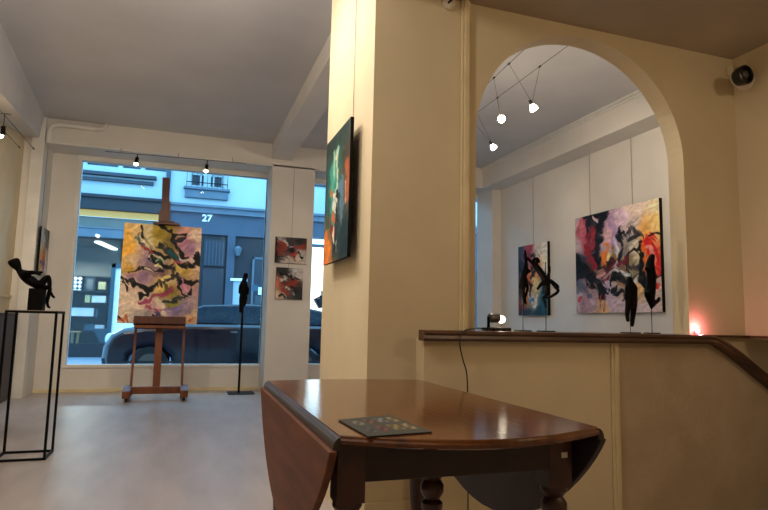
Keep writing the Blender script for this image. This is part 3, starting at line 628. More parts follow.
cab = [at(485, 327, 2.69), at(478, 326.5, 2.66), at(470, 328, 2.60), at(464, 331, 2.55), at(460.5, 337, 2.53), at(460, 346, 2.52), at(463, 360, 2.53), at(466.5, 372, 2.54), at(467.5, 390, 2.55), at(467, 420, 2.555), at(467.5, 450, 2.56), at(468, 490, 2.56), at(468, 530, 2.57)]
cab[0].z = ZL+.012; cab[1].z = ZL+.012; cab[2].z = ZL+.008
cab.append(Vector((cab[-1].x, 2.56, .012)))
tag(G().tube(catmull(cab, 5), .0032, 8).build('power_cable', 'cable_black', smooth=True), 'thin black cable running from the ledge spotlight down behind the table', 'cable')
# pink light behind the right jamb
pk = thing('accent_light', 'tiny glowing pink lamp on the ledge beside the right arch jamb', 'lamp', (2.835, 2.675, ZL))
G().lathe((2.835, 2.678, ZL), [(.012, 0), (.014, .004), (.008, .008)], 14).build('base', 'black_plastic', pk)
G().sphere((2.835, 2.678, ZL+.018), .010, (1, 1, 1.1)).build('bulb', 'pink_glow', pk, smooth=True)

# ------------------------------------------------------------------ drop leaf table
TZ = .75
tb = thing('drop_leaf_table', 'dark polished oak drop-leaf table with turned legs, leaves hanging, in foreground', 'table', (.68, 1.88, 0))
def top_poly(off=0, bow=0.0):
    xL, xR = .345-off*0, 1.01+off*0
    pts = []
    n = 14
    for i in range(n+1):
        t = i/n; x = xL+(xR-xL)*t
        pts.append((x, 1.245+.035*0 - .105*max(0, math.sin(PI*t)) - off + (.02*(1-t))))
    for i in range(n+1):
        t = 1-i/n; x = xL+(xR-xL)*t
        pts.append((x, 2.515 + .05*math.sin(PI*t) + off - .04*t))
    return pts
# moulded top: stacked profile
def stacked(polyf, levels):
    g = G(); vs = []; fs = []; n = None
    for k, (off, z) in enumerate(levels):
        P = polyf(off); n = len(P); vs += [(x, y, z) for x, y in P]
    for k in range(len(levels)-1):
        for i in range(n): fs.append((k*n+i, k*n+(i+1)%n, (k+1)*n+(i+1)%n, (k+1)*n+i))
    fs.append(tuple(range(n))); fs.append(tuple((len(levels)-1)*n+i for i in range(n)))
    return g._add(vs, fs)
tt = stacked(top_poly, [(-.012, TZ-.022), (-.002, TZ-.018), (0, TZ-.010), (-.006, TZ-.006), (-.008, TZ-.002), (-.012, TZ)]).build('tabletop', 'wood_oak', tb)
def leaf(xc, s, nm):
    # half oval hanging panel; rule joint strip at top
    pts = []
    n = 26
    for i in range(n+1):
        t = PI*i/n
        pts.append((1.885 - .635*math.cos(t), TZ-.03 - .34*max(0, math.sin(t))**1.7))
    lf = G().prism(pts, 'x', xc-.009, xc+.009).build(nm, 'wood_side', tb, bevel=.003)
    return lf
lfL = leaf(.326, -1, 'drop_leaf')
lfR = leaf(1.026, 1, 'drop_leaf')
lfR.data.materials[0] = M['wood_dark']  # same wood as the left leaf; under-table shade put into its darker colour
# rule joint: moulded quarter round along both hinge edges
def rule(x, s):
    g = G(); pr = []
    for i in range(7):
        t = (PI/2)*i/6; pr.append((x + s*(.017*math.sin(t)), TZ-.003-.026*(1-math.cos(t))))
    pr += [(x+s*.014, TZ-.032), (x, TZ-.032)]
    yN, yF = (1.265, 2.51) if s < 0 else (1.25, 2.47)
    return g.prism(pr, 'y', yN, yF)
rule(.345, -1).build('rule_joint', 'wood_edge', tb, smooth=True)
rule(1.01, 1).build('rule_joint', 'wood_edge', tb, smooth=True)
# aprons
G().box((.43, 1.352, TZ-.125), (.94, 1.374, TZ-.022)).build('apron', 'wood_dark', tb, bevel=.003)
G().box((.43, 2.386, TZ-.125), (.94, 2.408, TZ-.022)).build('apron', 'wood_dark', tb, bevel=.003)
G().box((.365, 1.42, TZ-.125), (.385, 2.34, TZ-.022)).build('apron', 'wood_dark', tb, bevel=.003)
G().box((.985, 1.42, TZ-.125), (1.003, 2.34, TZ-.022)).build('apron', 'wood_dark', tb, bevel=.003)
legp = [(.030, 0), (.024, .02), (.030, .05), (.020, .07), (.026, .10), (.018, .12), (.020, .16), (.028, .26), (.033, .34), (.026, .42), (.020, .455), (.031, .47), (.031, .485), (.021, .495), (.034, .515), (.034, .535), (.024, .55), (.036, .567), (.034, .58)]
for (x, y) in ((.396, 1.385), (.968, 1.385), (.396, 2.373), (.968, 2.373), (.715, 1.62)):
    g = G().lathe((x, y, 0), [(r, z) for r, z in legp], 20)
    g.box((x-.034, y-.034, .578), (x+.034, y+.034, TZ-.022))
    g.build('leg', 'wood_leg', tb, smooth=True)
s_ = at(569, 457, 1.349)
G().box((s_.x-.009, 1.3495, s_.z-.007), (s_.x+.009, 1.351, s_.z+.007)).build('sticker', 'white_plastic', tb, label='small white sticker on the right front leg')
G().bar((.334, 1.36, .50), (.344, 1.365, .56), .008, .008).build('leaf_peg', 'shop_card', tb, label='pale wooden peg under the left leaf')
tb.rotation_euler.z = -.010; tb.location.x += .008; tb.location.y += .025
# brochures
def card(label, P, z, cols, nm='leaflet', group=None):
    P = [Vector((x, y, z)) for x, y in P]
    nx, ny = 60, 40
    vs = []; colr = []
    for j in range(ny+1):
        for i in range(nx+1):
            u, v = i/nx, j/ny
            vs.append((P[0]*(1-u)+P[1]*u)*(1-v)+(P[3]*(1-u)+P[2]*u)*v); colr.append(cols(u, v))
    n = len(vs); W = nx+1
    fs = [(j*W+i, j*W+i+1, (j+1)*W+i+1, (j+1)*W+i) for j in range(ny) for i in range(nx)]
    t = .0025
    vs += [p - Vector((0, 0, t)) for p in P] + list(P)
    fs += [(n, n+3, n+2, n+1)] + [(n+i, n+(i+1) % 4, n+4+(i+1) % 4, n+4+i) for i in range(4)]
    me = bpy.data.meshes.new(nm); me.from_pydata([tuple(v) for v in vs], [], fs)
    me.materials.append(M['oil_paint'])
    ca = me.color_attributes.new('paint', 'FLOAT_COLOR', 'POINT')
    buf = np.ones((len(vs), 4), np.float32); buf[:n, :3] = np.array([lin(c)[:3] for c in colr]); buf[n:, :3] = .02
    ca.data.foreach_set('color', buf.ravel())
    o = bpy.data.objects.new(nm, me); COL.objects.link(o)
    return tag(o, label, 'leaflet', group)
def colA(u, v):
    base = (58, 60, 54)
    for (a, b, c, d, k) in ((.12, .15, .30, .42, (150, 142, 122)), (.36, .12, .52, .40, (120, 70, 56)), (.58, .10, .74, .36, (150, 150, 150)), (.80, .12, .93, .4, (190, 160, 90)),
                            (.1, .55, .28, .85, (70, 80, 84)), (.34, .5, .5, .82, (134, 58, 48)), (.56, .5, .74, .8, (168, 140, 70)), (.79, .52, .93, .82, (200, 168, 110))):
        if a < u < c and b < v < d: return tuple(min(255, (q_*.6+24)*(.85+.25*math.sin(40*u+30*v))) for q_ in k)
    return base
cA = [(.392, 1.49), (.545, 1.535), (.562, 1.285), (.40, 1.262)]
card('dark folded gallery leaflet with small pictures lying on the oak table', cA, TZ+.0035, colA)

# ------------------------------------------------------------------ camera dome, detector
cm = thing('security_camera', 'black round-lensed camera with pale bracket in the upper right ceiling corner', 'camera', (3.19, 2.64, 2.58))
c0 = at(743.5, 75.5, 2.52)
G().lathe((XRF-.03, 2.60, c0.z+.012), [(.055, 0), (.055, .02), (.045, .03)], 20, 'x').build('mount', 'white_plastic', cm, smooth=True)
G().cyl((c0.x+.012, 2.56, c0.z+.006), (XRF-.02, 2.60, c0.z+.012), .05, .05, 20).build('housing', 'white_plastic', cm, smooth=True)
G().lathe((c0.x, 2.53, c0.z), [(.05, .03), (.058, 0), (.058, -.03), (.048, -.036), (.042, -.016)], 28, 'y').build('lens_hood', 'black_plastic', cm, smooth=True)
G().lathe((c0.x-.006, 2.512, c0.z), [(.024, 0), (.022, -.012), (.008, -.018)], 20, 'y').build('lens', 'grey_metal', cm, smooth=True)
jb = at(731, 71, YA-.02)
G().box((jb.x-.016, YA-.03, jb.z-.03), (jb.x+.016, YA, jb.z+.03)).build('junction_box', 'plaster_cream', cm, bevel=.008)
G().tube([(jb.x, YA-.02, jb.z), (jb.x+.06, YA-.03, jb.z-.01), (c0.x+.04, 2.58, c0.z+.01)], .006, 8).build('camera_lead', 'white_plastic', cm, smooth=True)
dt = thing('alarm_sensor', 'small round pale sensor high on the cream column front', 'sensor', (1.195, YA, 2.62))
c1 = at(448, 4, YA)
G().lathe((c1.x, YA, c1.z), [(.036, .003), (.036, -.014), (.026, -.024), (.01, -.028)], 26, 'y').build('casing', 'white_plastic', dt, smooth=True)
G().bar((c1.x-.012, YA-.030, c1.z-.012), (c1.x+.014, YA-.030, c1.z+.016), .010, .006, up=(0, 1, 0)).build('sensor_slot', 'black_plastic', dt)

# ------------------------------------------------------------------ cable lights in the back room
def cable(label, p0, p1, r=.0026):
    return tag(G().cyl(p0, p1, r, None, 8).build('light_cable', 'wire_steel'), label, 'cable', None)
A0, A1 = Vector((2.74, 2.82, 3.2)), Vector((2.88, 8.35, 3.2))
B0, B1 = Vector((2.385, 2.82, 3.2)), Vector((2.86, 8.35, 3.2))
cable('taut overhead lamp cable crossing the middle of the arch opening', A0, A1)
cable('taut overhead lamp cable nearest the left edge of the arch opening', B0, B1)
def onA(y): return A0.lerp(A1, (y-A0.y)/(A1.y-A0.y))
def onB(y): return B0.lerp(B1, (y-B0.y)/(B1.y-B0.y))
def hung(label, px, py, Y, ya, yb, aim, glow='lamp_glow_soft'):
    P = at(px, py, Y)
    t = thing('hanging_spotlight', label, 'lamp', P, 'spotlights on the overhead cables')
    for w_, nm in ((onA(ya), 'clip'), (onB(yb), 'clip')):
        G().tube([w_-Vector((0, .014, 0)), w_+Vector((0, .014, 0))], .007, 8).build(nm, 'black_metal', t)
        G().cyl(w_, P+Vector((0, 0, .02)), .0018, None, 6).build('suspension_wire', 'wire_steel', t)
    d = Vector(aim).normalized()
    G().cyl(P-d*.045, P-d*.005, .013, .013, 12).build('lamp_socket', 'black_metal', t, smooth=True)
    G().tube([P-d*.01, P+d*.02, P+d*.045], [.014, .030, .036], 16).build('lamp_shade', glow, t, smooth=True)
    return P
L1 = hung('cone spotlight hanging highest and rightmost inside the arch', 532, 105, 4.15, 4.15, 4.2, (.6, .25, -.6))
L2 = hung('brightest cone spotlight hanging in the middle of the arch lamps', 500, 118, 4.7, 4.9, 4.5, (-.1, -.8, -.5), 'lamp_glow')
L3 = hung('cone spotlight hanging lowest and leftmost inside the arch', 492, 145, 5.4, 5.35, 5.3, (.7, .3, -.55))
# left wall cables and lamp
for nm, x, y0_, y1_ in (('upper thin lamp cable on the left wall', -1.55, 4.4, 6.81), ('lower thin lamp cable near the left wall', -1.68, 4.4, 6.81)):
    z = 2.72
    o = G().tube([(x, y0_, z), (x, y1_, z)], .0035, 8)
    o.tube([(x, y1_, z), (x, y1_+.05, z)], .009, 8)
    tag(o.build('light_cable', 'wire_steel'), nm, 'cable')
tag(G().tube([(XL, 5.75, 2.727), (-1.5, 5.75, 2.727)], .0045, 8).build('cable_bracket', 'wire_steel'), 'thin metal bracket holding the two lamp cables off the left wall', 'bracket')
P = at(3, 132, 5.75)
t = thing('hanging_spotlight', 'small dark spotlight on the cables by the left wall', 'lamp', P)
G().cyl((P.x, P.y, 2.72), (P.x, P.y, P.z+.04), .003, None, 8).build('stem', 'black_metal', t)
G().cyl((P.x, P.y, P.z+.05), (P.x, P.y, P.z-.03), .017, .022, 14).build('lamp_head', 'black_metal', t, smooth=True)
G().sphere((P.x-.012, P.y, P.z-.035), .018).build('bulb', 'lamp_glow', t, smooth=True)
P4 = P
# rail above the window
rl = thing('light_rail', 'thin horizontal lamp rail hanging over the shop window', 'rail', (-.16, 8.2, 3.13))
ra, rb = Vector((-1.05, 8.2, 3.12)), Vector((.73, 8.2, 3.155))
G().cyl(ra, rb, .0045, None, 8).build('rail_tube', 'wire_steel', rl)
for k in (.1, .5, .9):
    w_ = ra.lerp(rb, k); G().tube([w_, (w_.x, 8.35, w_.z+.1)], .004, 8).build('rail_bracket', 'wire_steel', rl)
WL = []
for px, py, lb in ((136, 164, 'small spotlight on the rail over the window, left of the easel'), (206, 171, 'small spotlight on the rail over the window, right of the easel')):
    P = at(px, py, 8.2); kx = (P.x+.01-ra.x)/(rb.x-ra.x); w_ = ra.lerp(rb, kx)
    t = thing('rail_spotlight', lb, 'lamp', P, 'spotlights on the window rail')
    G().cyl(w_, (w_.x, 8.2, P.z+.06), .009, None, 10).build('stem', 'grey_metal', t)
    G().cyl((w_.x, 8.2, P.z+.09), (P.x, 8.2, P.z+.01), .022, .026, 12).build('lamp_head', 'black_metal', t, smooth=True)
    G().sphere(P, .028, (1, 1, .8)).build('bulb', 'lamp_glow', t, smooth=True)
    WL.append(P)
# cabinet at the left wall
cb = thing('cabinet', 'low dark brown cabinet against the left wall behind the steel plinth', 'cabinet', (-1.93, 7.2, 0))
G().box((XL+.02, 6.2, .05), (-1.875, 8.17, 1.0)).build('body', 'cabinet_brown', cb)
G().box((XL+.02, 6.18, 1.0), (-1.855, 8.19, 1.02)).build('cabinet_top', 'wood_dark', cb)
for k in range(4):
    d_ = G().box((-1.875, 6.22+.49*k, .08), (-1.86, 6.68+.49*k, .97)).build('door', 'cabinet_brown', cb, bevel=.004)
    G().cyl((-1.86, 6.64+.49*k, .55), (-1.84, 6.64+.49*k, .55), .012, None, 10).build('knob', 'grey_metal', d_)
G().box((XL+.04, 6.25, 0), (-1.89, 8.12, .05)).build('plinth_base', 'black_plastic', cb)

# ------------------------------------------------------------------ street
st(G().box((-14, 9.1, -.25), (22, 13.0, -.12)).build('street', 'asphalt'))
st(G().box((-14, 13.0, -.25), (22, 15.96, .02)).build('sidewalk', 'pavement'))
YF = 16.0
# --- building with the number
XB0 = -.5
bd = thing('building', 'pale building opposite with house number 27, balconied window and dark doors', 'building', (1.5, YF, 0))
zc0 = at(172, 203, YF).z; zc1 = at(172, 211, YF).z; zf = at(172, 232, YF).z
g = G()
# upper wall with a window hole
wl, wr = at(191, 172, YF).x, at(224.5, 172, YF).x
wz0 = at(205, 186.5, YF).z; wz1 = 5.9
g.box((XB0, YF, zc0), (wl, YF+.4, 6.6)).box((wr, YF, zc0), (14, YF+.4, 6.6)).box((wl, YF, zc0), (wr, YF+.4, wz0)).box((wl, YF, wz1), (wr, YF+.4, 6.6))
g.build('wall', 'facade_light', bd)
G().box((XB0, YF-.10, zc1), (14, YF+.4, zc0)).box((XB0, YF-.16, zc0-.06), (14, YF+.1, zc0)).build('cornice', 'cornice_stone', bd)
G().box((XB0, YF-.02, zf), (3.1, YF+.4, zc1)).build('fascia', 'facade_grey', bd)
G().box((3.1, YF-.02, 3.32), (14, YF+.4, zc1)).box((3.9, YF-.02, 0), (14, YF+.4, 3.32)).box((3.02, YF-.02, 0), (3.15, YF+.4, 3.32)).build('lower_wall', 'facade_grey', bd)
win = G().box((wl, YF+.12, wz0), (wl+.05, YF+.18, wz1)).box((wr-.05, YF+.12, wz0), (wr, YF+.18, wz1)).box(((wl+wr)/2-.09, YF+.12, wz0), ((wl+wr)/2+.09, YF+.18, wz1))
for z in (wz0, wz0+.32, wz0+.74, wz0+1.15, wz1-.05): win.box((wl, YF+.13, z), (wr, YF+.17, z+.04))
for x in (wl+.26, wr-.26): win.box((x-.02, YF+.13, wz0), (x+.02, YF+.17, wz1))
wf = win.build('window', 'facade_light', bd)
G().box((wl, YF+.19, wz0), (wr, YF+.2, wz1)).build('pane', 'shutter_dark', wf)
sl0, sl1 = at(184, 190, YF-.2), at(229, 195, YF-.2)
G().box((wl-.16, YF-.16, wz0-.12), (wr+.16, YF+.1, wz0-.05)).box((wl-.12, YF-.10, wz0-.34), (wr+.12, YF, wz0-.12)).build('window_sill', 'cornice_stone', bd, bevel=.02)
rr = G()
for z in (wz0+.06, wz0+.38): rr.box((wl-.1, YF-.12, z), (wr+.1, YF-.10, z+.02))
for i in range(9):
    x = wl-.09+i*(wr-wl+.18)/8; rr.box((x-.006, YF-.115, wz0-.05), (x+.006, YF-.103, wz0+.4))
rr.build('railing', 'black_metal', bd)
# ground floor: doors
dg = G().box((XB0+.1, YF+.05, 0), (3.02, YF+.4, zf)); dg.build('door_recess', 'facade_dark', bd)
pil = G()
for px in (229.5,):
    x = at(px, 280, YF).x; pil.box((x-.1, YF-.03, 0), (x+.1, YF+.05, zf))
pil.box((XB0+.1, YF-.02, 0), (XB0+.35, YF+.05, zf)).build('pilaster', 'facade_grey', bd)
def panel_door(x0, x1, z0, z1, mt, nm='door'):
    d_ = G().box((x0, YF+.0, z0), (x1, YF+.05, z1)).build(nm, mt, bd)
    return d_
xd0, xd1 = at(203, 270, YF).x, at(224, 270, YF).x
panel_door(xd0, xd1, 0, at(213, 269, YF).z, 'door_blue')
tr_ = panel_door(xd0, xd1, at(213, 266, YF).z, at(213, 240, YF).z, 'shutter_dark', 'transom')
for i in range(6): x = xd0+.05+i*(xd1-xd0-.1)/5; G().box((x-.012, YF-.02, at(213, 265, YF).z), (x+.012, YF, at(213, 242, YF).z)).build('grille_bar', 'facade_grey', tr_)
xs0, xs1 = at(232, 285, YF).x, at(245, 285, YF).x
panel_door(xs0, xs1, 0, at(238, 281, YF).z, 'facade_light', 'side_door')
G().box((xs0-.05, YF-.05, at(238, 281, YF).z), (xs1+.05, YF+.05, at(238, 278.5, YF).z)).build('door_lintel', 'number_white', bd)
xw0 = at(251.5, 285, YF).x
sw = G().box((xw0, YF-.01, .7), (xw0+.05, YF+.05, at(252, 257, YF).z)).box((xw0, YF-.01, at(252, 257, YF).z-.05), (3.0, YF+.05, at(252, 257, YF).z)).build('display_frame', 'cornice_stone', bd)
G().box((xw0+.05, YF+.0, .7), (3.0, YF+.04, at(252, 258, YF).z)).build('display_pane', 'shutter_dark', sw)
for (u, v, s2_, cc) in ((255, 288, .16, 'shop_blue'), (262, 291, .2, 'shop_white'), (259, 300, .22, 'poster_dark'), (266, 284, .15, 'shop_card')):
    p_ = at(u, v, YF); G().box((p_.x-s2_/2, YF-.012, p_.z-s2_/2), (p_.x+s2_/2, YF+.0, p_.z+s2_/2)).build('poster', cc, sw)
# small wall lantern
p_ = at(238, 251, YF-.1)
G().tube([(p_.x, YF-.1, p_.z+.13), (p_.x, YF-.1, p_.z+.07), (p_.x, YF-.1, p_.z-.12)], [.03, .10, .05], 6).build('wall_lantern', 'cornice_stone', bd)
# number plate lettering
tc = bpy.data.curves.new('house_number', 'FONT'); tc.body = '27'; tc.size = .25; tc.extrude = .012; tc.align_x = 'CENTER'; tc.align_y = 'CENTER'; tc.offset = .006
to = bpy.data.objects.new('house_number', tc); COL.objects.link(to)
dgp = bpy.context.evaluated_depsgraph_get(); me = bpy.data.meshes.new_from_object(to.evaluated_get(dgp))
bpy.data.objects.remove(to)
to = bpy.data.objects.new('house_number', me); COL.objects.link(to); me.materials.clear(); me.materials.append(M['number_white'])
p_ = at(207, 218.5, YF-.03)
me.transform(Matrix.Translation(p_) @ Matrix.Rotation(PI/2, 4, 'X'))
attach(to, bd); to['label'] = 'white house number 27'
# shop on the far right of the pillar gap: bright window
zq = [at(315, y_, YF+.3).z for y_ in (247, 334, 342, 355)]
sp = G().box((3.15, YF+.3, zq[1]), (3.9, YF+.34, zq[0])).build('lit_shop_window', 'lit_panel', bd)
sp2 = G().box((3.15, YF+.28, zq[2]), (3.9, YF+.3, zq[1])).build('lit_counter', 'lit_amber', bd)
G().box((3.15, YF+.2, .0), (3.9, YF+.28, zq[2])).build('stall_riser', 'facade_dark', bd)
G().box((3.15, YF+.1, zq[0]-.02), (3.9, YF+.2, zq[0]+.06)).build('window_bar', 'facade_grey', bd)
for y_ in (317, 325): G().box((3.15, YF+.25, at(315, y_, YF+.27).z), (3.9, YF+.29, at(315, y_, YF+.27).z+.035)).build('window_bar', 'facade_grey', bd)
hb = at(316.5, 303, YF+.2)
G().tube([(hb.x+.15, YF+.2, hb.z-.12), (hb.x+.05, YF+.2, hb.z+.12), (hb.x+.12, YF+.2, hb.z+.25), (hb.x+.25, YF+.2, hb.z+.1)], [.1, .16, .12, .05], 10).build('display_bag', 'black_plastic', bd)
for x_ in (3.0, 5.3, 7.6): G().box((x_, YF-.02, 4.75), (x_+1.0, YF+.03, 6.3)).build('upper_window', 'shutter_dark', bd)
for x_ in (4.9, 7.6): G().box((x_, YF-.03, .9), (x_+1.8, YF+.0, 2.6)).build('shop_window', 'shutter_dark', bd)
# drainpipe
xp = at(167, 200, YF-.1).x
tag(G().cyl((xp, YF-.08, .05), (xp, YF-.08, 6.5), .055, None, 10).build('drainpipe', 'facade_grey', smooth=True), 'grey drainpipe between the two facades, behind the easel top', 'pipe')

# --- left building with shop
bl = thing('building', 'pale building opposite with lit shop front, behind the left window edge', 'building', (-3, YF, 0))
zl1 = at(100, 196.5, YF).z; zl2 = at(100, 211.5, YF).z; zl3 = at(100, 218, YF).z; zl4 = at(100, 230, YF).z; zl5 = at(100, 238.5, YF).z
wa, wb = at(82, 165, YF).x, at(165, 170, YF).x
G().box((-9, YF, zl1), (-2.75, YF+.4, 6.6)).box((XB0-.08, YF, zl1), (XB0, YF+.4, 6.6)).box((-2.75, YF, zl1), (XB0-.08, YF+.4, 4.76)).box((-2.75, YF, 6.35), (XB0-.08, YF+.4, 6.6)).box((-1.72, YF, 4.76), (-1.62, YF+.3, 6.35)).build('wall', 'facade_light', bl)
pn = G().box((-2.75, YF+.2, 4.76), (XB0-.08, YF+.22, 6.35)).build('window', 'shutter_dark', bl)
G().box((-2.74, YF+.1, 4.76), (-2.45, YF+.2, 6.35)).build('window_jamb', 'facade_light', pn)
G().box((-1.2, YF+.1, 4.76), (-1.1, YF+.2, 6.35)).build('window_bar', 'facade_light', pn)
G().box((-2.8, YF-.18, 4.50), (XB0-.3, YF+.05, 4.58)).box((-2.74, YF-.1, 4.36), (XB0-.36, YF, 4.44)).build('window_sill', 'shutter_dark', bl)
G().box((-9, YF-.3, zl2), (XB0-.02, YF+.1, zl1)).box((-9, YF-.36, zl1-.09), (XB0-.02, YF, zl1)).build('awning_box', 'facade_dark', bl, bevel=.02)
G().box((-9, YF-.2, zl3), (XB0-.02, YF-.17, zl2)).build('light_strip', 'tube_warm', bl)
G().box((-9, YF-.15, zl4), (XB0-.02, YF+.1, zl3)).build('fascia', 'shop_wall', bl)
G().box((-9, YF-.22, zl5), (XB0-.02, YF+.0, zl4)).box((-9, YF-.24, zl4), (XB0-.02, YF, zl4+.04)).build('transom_bar', 'cornice_stone', bl, bevel=.01)
zs0 = at(90, 343.5, YF).z
G().box((-9, YF-.05, 0), (XB0-.02, YF+.1, zs0)).build('stall_riser', 'facade_dark', bl)
xt0, xt1 = at(109.5, 300, YF).x, at(113.5, 300, YF).x
ztd = at(110, 263.5, YF).z
G().box((xt0, YF-.06, .05), (xt1, YF+.06, ztd)).box((xt0, YF-.06, ztd-.1), (XB0-.1, YF+.06, ztd)).build('door_frame', 'steel_teal', bl)
G().box((xt1+.0, YF+.0, .05), (XB0-.1, YF+.03, ztd-.1)).build('shop_door', 'shop_white', bl)
G().box((-9, YF+.0, zs0), (xt0, YF+.01, zl5)).box((xt0, YF+.0, ztd), (XB0-.05, YF+.01, zl5)).build('shop_glass', 'glass_shop', bl)
# interior shell
G().box((-7, YF+2.2, 0), (XB0, YF+2.3, 3)).box((-7, YF+.1, .0), (XB0, YF+2.2, .05)).box((-7, YF+.1, zl5), (XB0, YF+2.3, zl5+.1)).box((XB0-.05, YF+.1, 0), (XB0, YF+2.2, 3)).box((-7.1, YF+.1, 0), (-7, YF+2.2, 3)).build('shop_interior', 'shop_wall', bl)
ca_, cb_ = at(97, 241, YF+.4), at(122, 259, YF+1.8)
G().bar((ca_.x, YF+.5, zl5-.03), (ca_.x+.25, YF+2.1, zl5-.03), .14, .04).build('ceiling_lamp', 'tube_light', bl)
G().bar((-1.0, YF+.5, zl5-.03), (-.85, YF+1.0, zl5-.03), .14, .04).build('ceiling_lamp', 'tube_light', bl)
G().bar((-3.9, YF+.5, zl5-.03), (-3.7, YF+2.1, zl5-.03), .14, .04).build('ceiling_lamp', 'tube_light', bl)
# shelving unit with goods
YS = YF+1.0
sh = thing('shelving', 'dark shop shelving unit seen through the far left shop window', 'shelf', (at(90, 330, YS).x, YS, .05))
x0s, x1s = at(68, 300, YS).x-.6, at(108, 300, YS).x
zt = at(90, 276, YS).z
g = G().box((x0s, YS+.3, .05), (x1s, YS+.34, zt))
g.build('back_panel', 'shop_shelf', sh)
for py in (276, 290, 303, 318, 331):
    z = at(88, py, YS).z; G().box((x0s, YS, z-.03), (x1s, YS+.3, z)).build('shelf_board', 'shop_shelf', sh)
def item(nm, lb, ct, x0, y0_, x1, y1_, mt, dy=-.03, grp=None):
    a_ = at(x0, y1_, YS+dy); b_ = at(x1, y0_, YS+dy)
    return tag(G().box((a_.x, YS+dy, a_.z), (b_.x, YS+dy+.02, b_.z)).build(nm, mt), lb, ct, grp)
def item3(nm, lb, ct, x0, y0_, x1, y1_, mt, dep=.2):
    a_ = at(x0, y1_, YS+.05); b_ = at(x1, y0_, YS+.05)
    return tag(G().box((a_.x, YS+.05, a_.z), (b_.x, YS+.05+dep, b_.z)).build(nm, mt, bevel=.01), lb, ct)
item('picture', 'black and white checkered picture in the far shop window', 'picture', 72, 277, 82.5, 290, 'checker_print')
pf = thing('picture', 'pale framed picture beside the checkered one in the far shop', 'picture', at(89, 290, YS))
a_, b_ = at(84, 291, YS-.03), at(95.5, 277.5, YS-.03)
G().box((a_.x, YS-.03, a_.z), (b_.x, YS-.01, b_.z)).build('frame', 'black_plastic', pf)
G().box((a_.x+.05, YS-.036, a_.z+.05), (b_.x-.05, YS-.03, b_.z-.05)).build('print', 'shop_wall', pf)
item3('box', 'yellow box on the far shop shelf right of the framed picture', 'box', 98, 282, 106, 289.5, 'shop_card')
item3('box', 'tall white box lying along the far shop middle shelf', 'box', 91.5, 296, 106, 302.6, 'shop_white')
item3('box', 'small tan box at the left of the far shop middle shelf', 'box', 84.5, 295, 90.5, 302.6, 'shop_card')
item3('box', 'wide white box on the far shop third shelf', 'box', 71, 308, 94, 316, 'shop_white')
item3('jar', 'small blue jar right of the wide white box in the far shop', 'jar', 95, 309, 98.5, 317.5, 'shop_blue', .03)
item3('box', 'blue box on the far shop lowest shelf', 'box', 84, 324, 94, 330.6, 'shop_blue')
item3('box', 'white box right of the blue box on the far shop lowest shelf', 'box', 94.5, 325, 104, 330.6, 'shop_white')
sto = thing('stool', 'pale wooden stool behind the far shop window', 'stool', (at(75, 343, YF+.6).x, YF+.6, .05))
a_ = at(68.5, 331, YF+.6); b_ = at(81, 331, YF+.6)
G().box((a_.x, YF+.5, a_.z-.04), (b_.x, YF+.75, a_.z)).build('seat', 'stool_wood', sto, bevel=.01)
for sx_ in (a_.x+.08, b_.x-.08):
    for sy_ in (YF+.53, YF+.72): G().cyl((sx_, sy_, .05), (sx_+.02, sy_, a_.z-.04), .02, None, 8).build('leg', 'stool_wood', sto)
co = thing('counter', 'blue slanted counter behind the far shop window', 'counter', (at(102, 343, YF+.5).x, YF+.5, .05))
a_, b_ = at(94, 330, YF+.4), at(114, 330, YF+.4)
G().prism([(a_.x, b_.z), (b_.x+.2, b_.z), (b_.x+.2, .05), (a_.x+.32, .05)], 'y', YF+.3, YF+.6).build('body', 'shop_blue', co)
G().box((a_.x-.05, YF+.28, b_.z), (b_.x+.22, YF+.62, b_.z+.03)).build('counter_top', 'cornice_stone', co)

# ------------------------------------------------------------------ car
YC0, YC1 = 11.1, 12.75
car = thing('car', 'dark blue car parked in the street behind the easel', 'car', (1.0, 11.9, -.12))
def P2(px, py): p = at(px, py, YC0+.15); return (p.x, p.z)
zg = -.12
xf = at(108, 340, YC0).x
# side profile (x, z): lower body
body = [(-1.22, .10), (-1.25, .30), (-1.23, .50), (-1.12, .70), (-.95, .80), (-.6, .86), (-.12, .90), (.0, .92), (3.0, .92), (3.05, .60), (3.0, .12),
        (2.62, .12), (2.56, .34), (2.38, .48), (2.18, .50), (1.98, .44), (1.84, .30), (1.80, .12), (-.10, .12), (-.14, .32), (-.28, .46), (-.48, .51), (-.68, .46), (-.82, .32), (-.86, .12)]
me_o = G().prism(body, 'y', YC0, YC1).build('body', 'car_paint', car, bevel=.10)
me_o.modifiers['bevel'].segments = 4; me_o.modifiers['bevel'].angle_limit = math.radians(60)
for p_ in me_o.data.polygons: p_.use_smooth = False
def greenhouse():
    lo = [(-.22, .90), (3.02, .90)]; hi = [(.30, 1.25), (2.72, 1.25)]
    g = G()
    vs = []
    prof_ = [(-.25, .90), (.12, 1.16), (.38, 1.255), (1.2, 1.29), (2.2, 1.27), (2.65, 1.18), (3.0, .90)]
    n = len(prof_)
    for (x, z) in prof_: 
        ins = .05 + .16*(z-.90)/.39
        vs += [(x, YC0+ins, z), (x, YC1-ins, z)]
    fs = [(2*i, 2*i+1, 2*i+3, 2*i+2) for i in range(n-1)]
    fs += [tuple(2*i for i in range(n)), tuple(2*i+1 for i in reversed(range(n))), (0, 2*n-2, 2*n-1, 1)]
    return g._add(vs, fs)
roof = greenhouse().build('cabin', 'car_paint', car, bevel=.03)
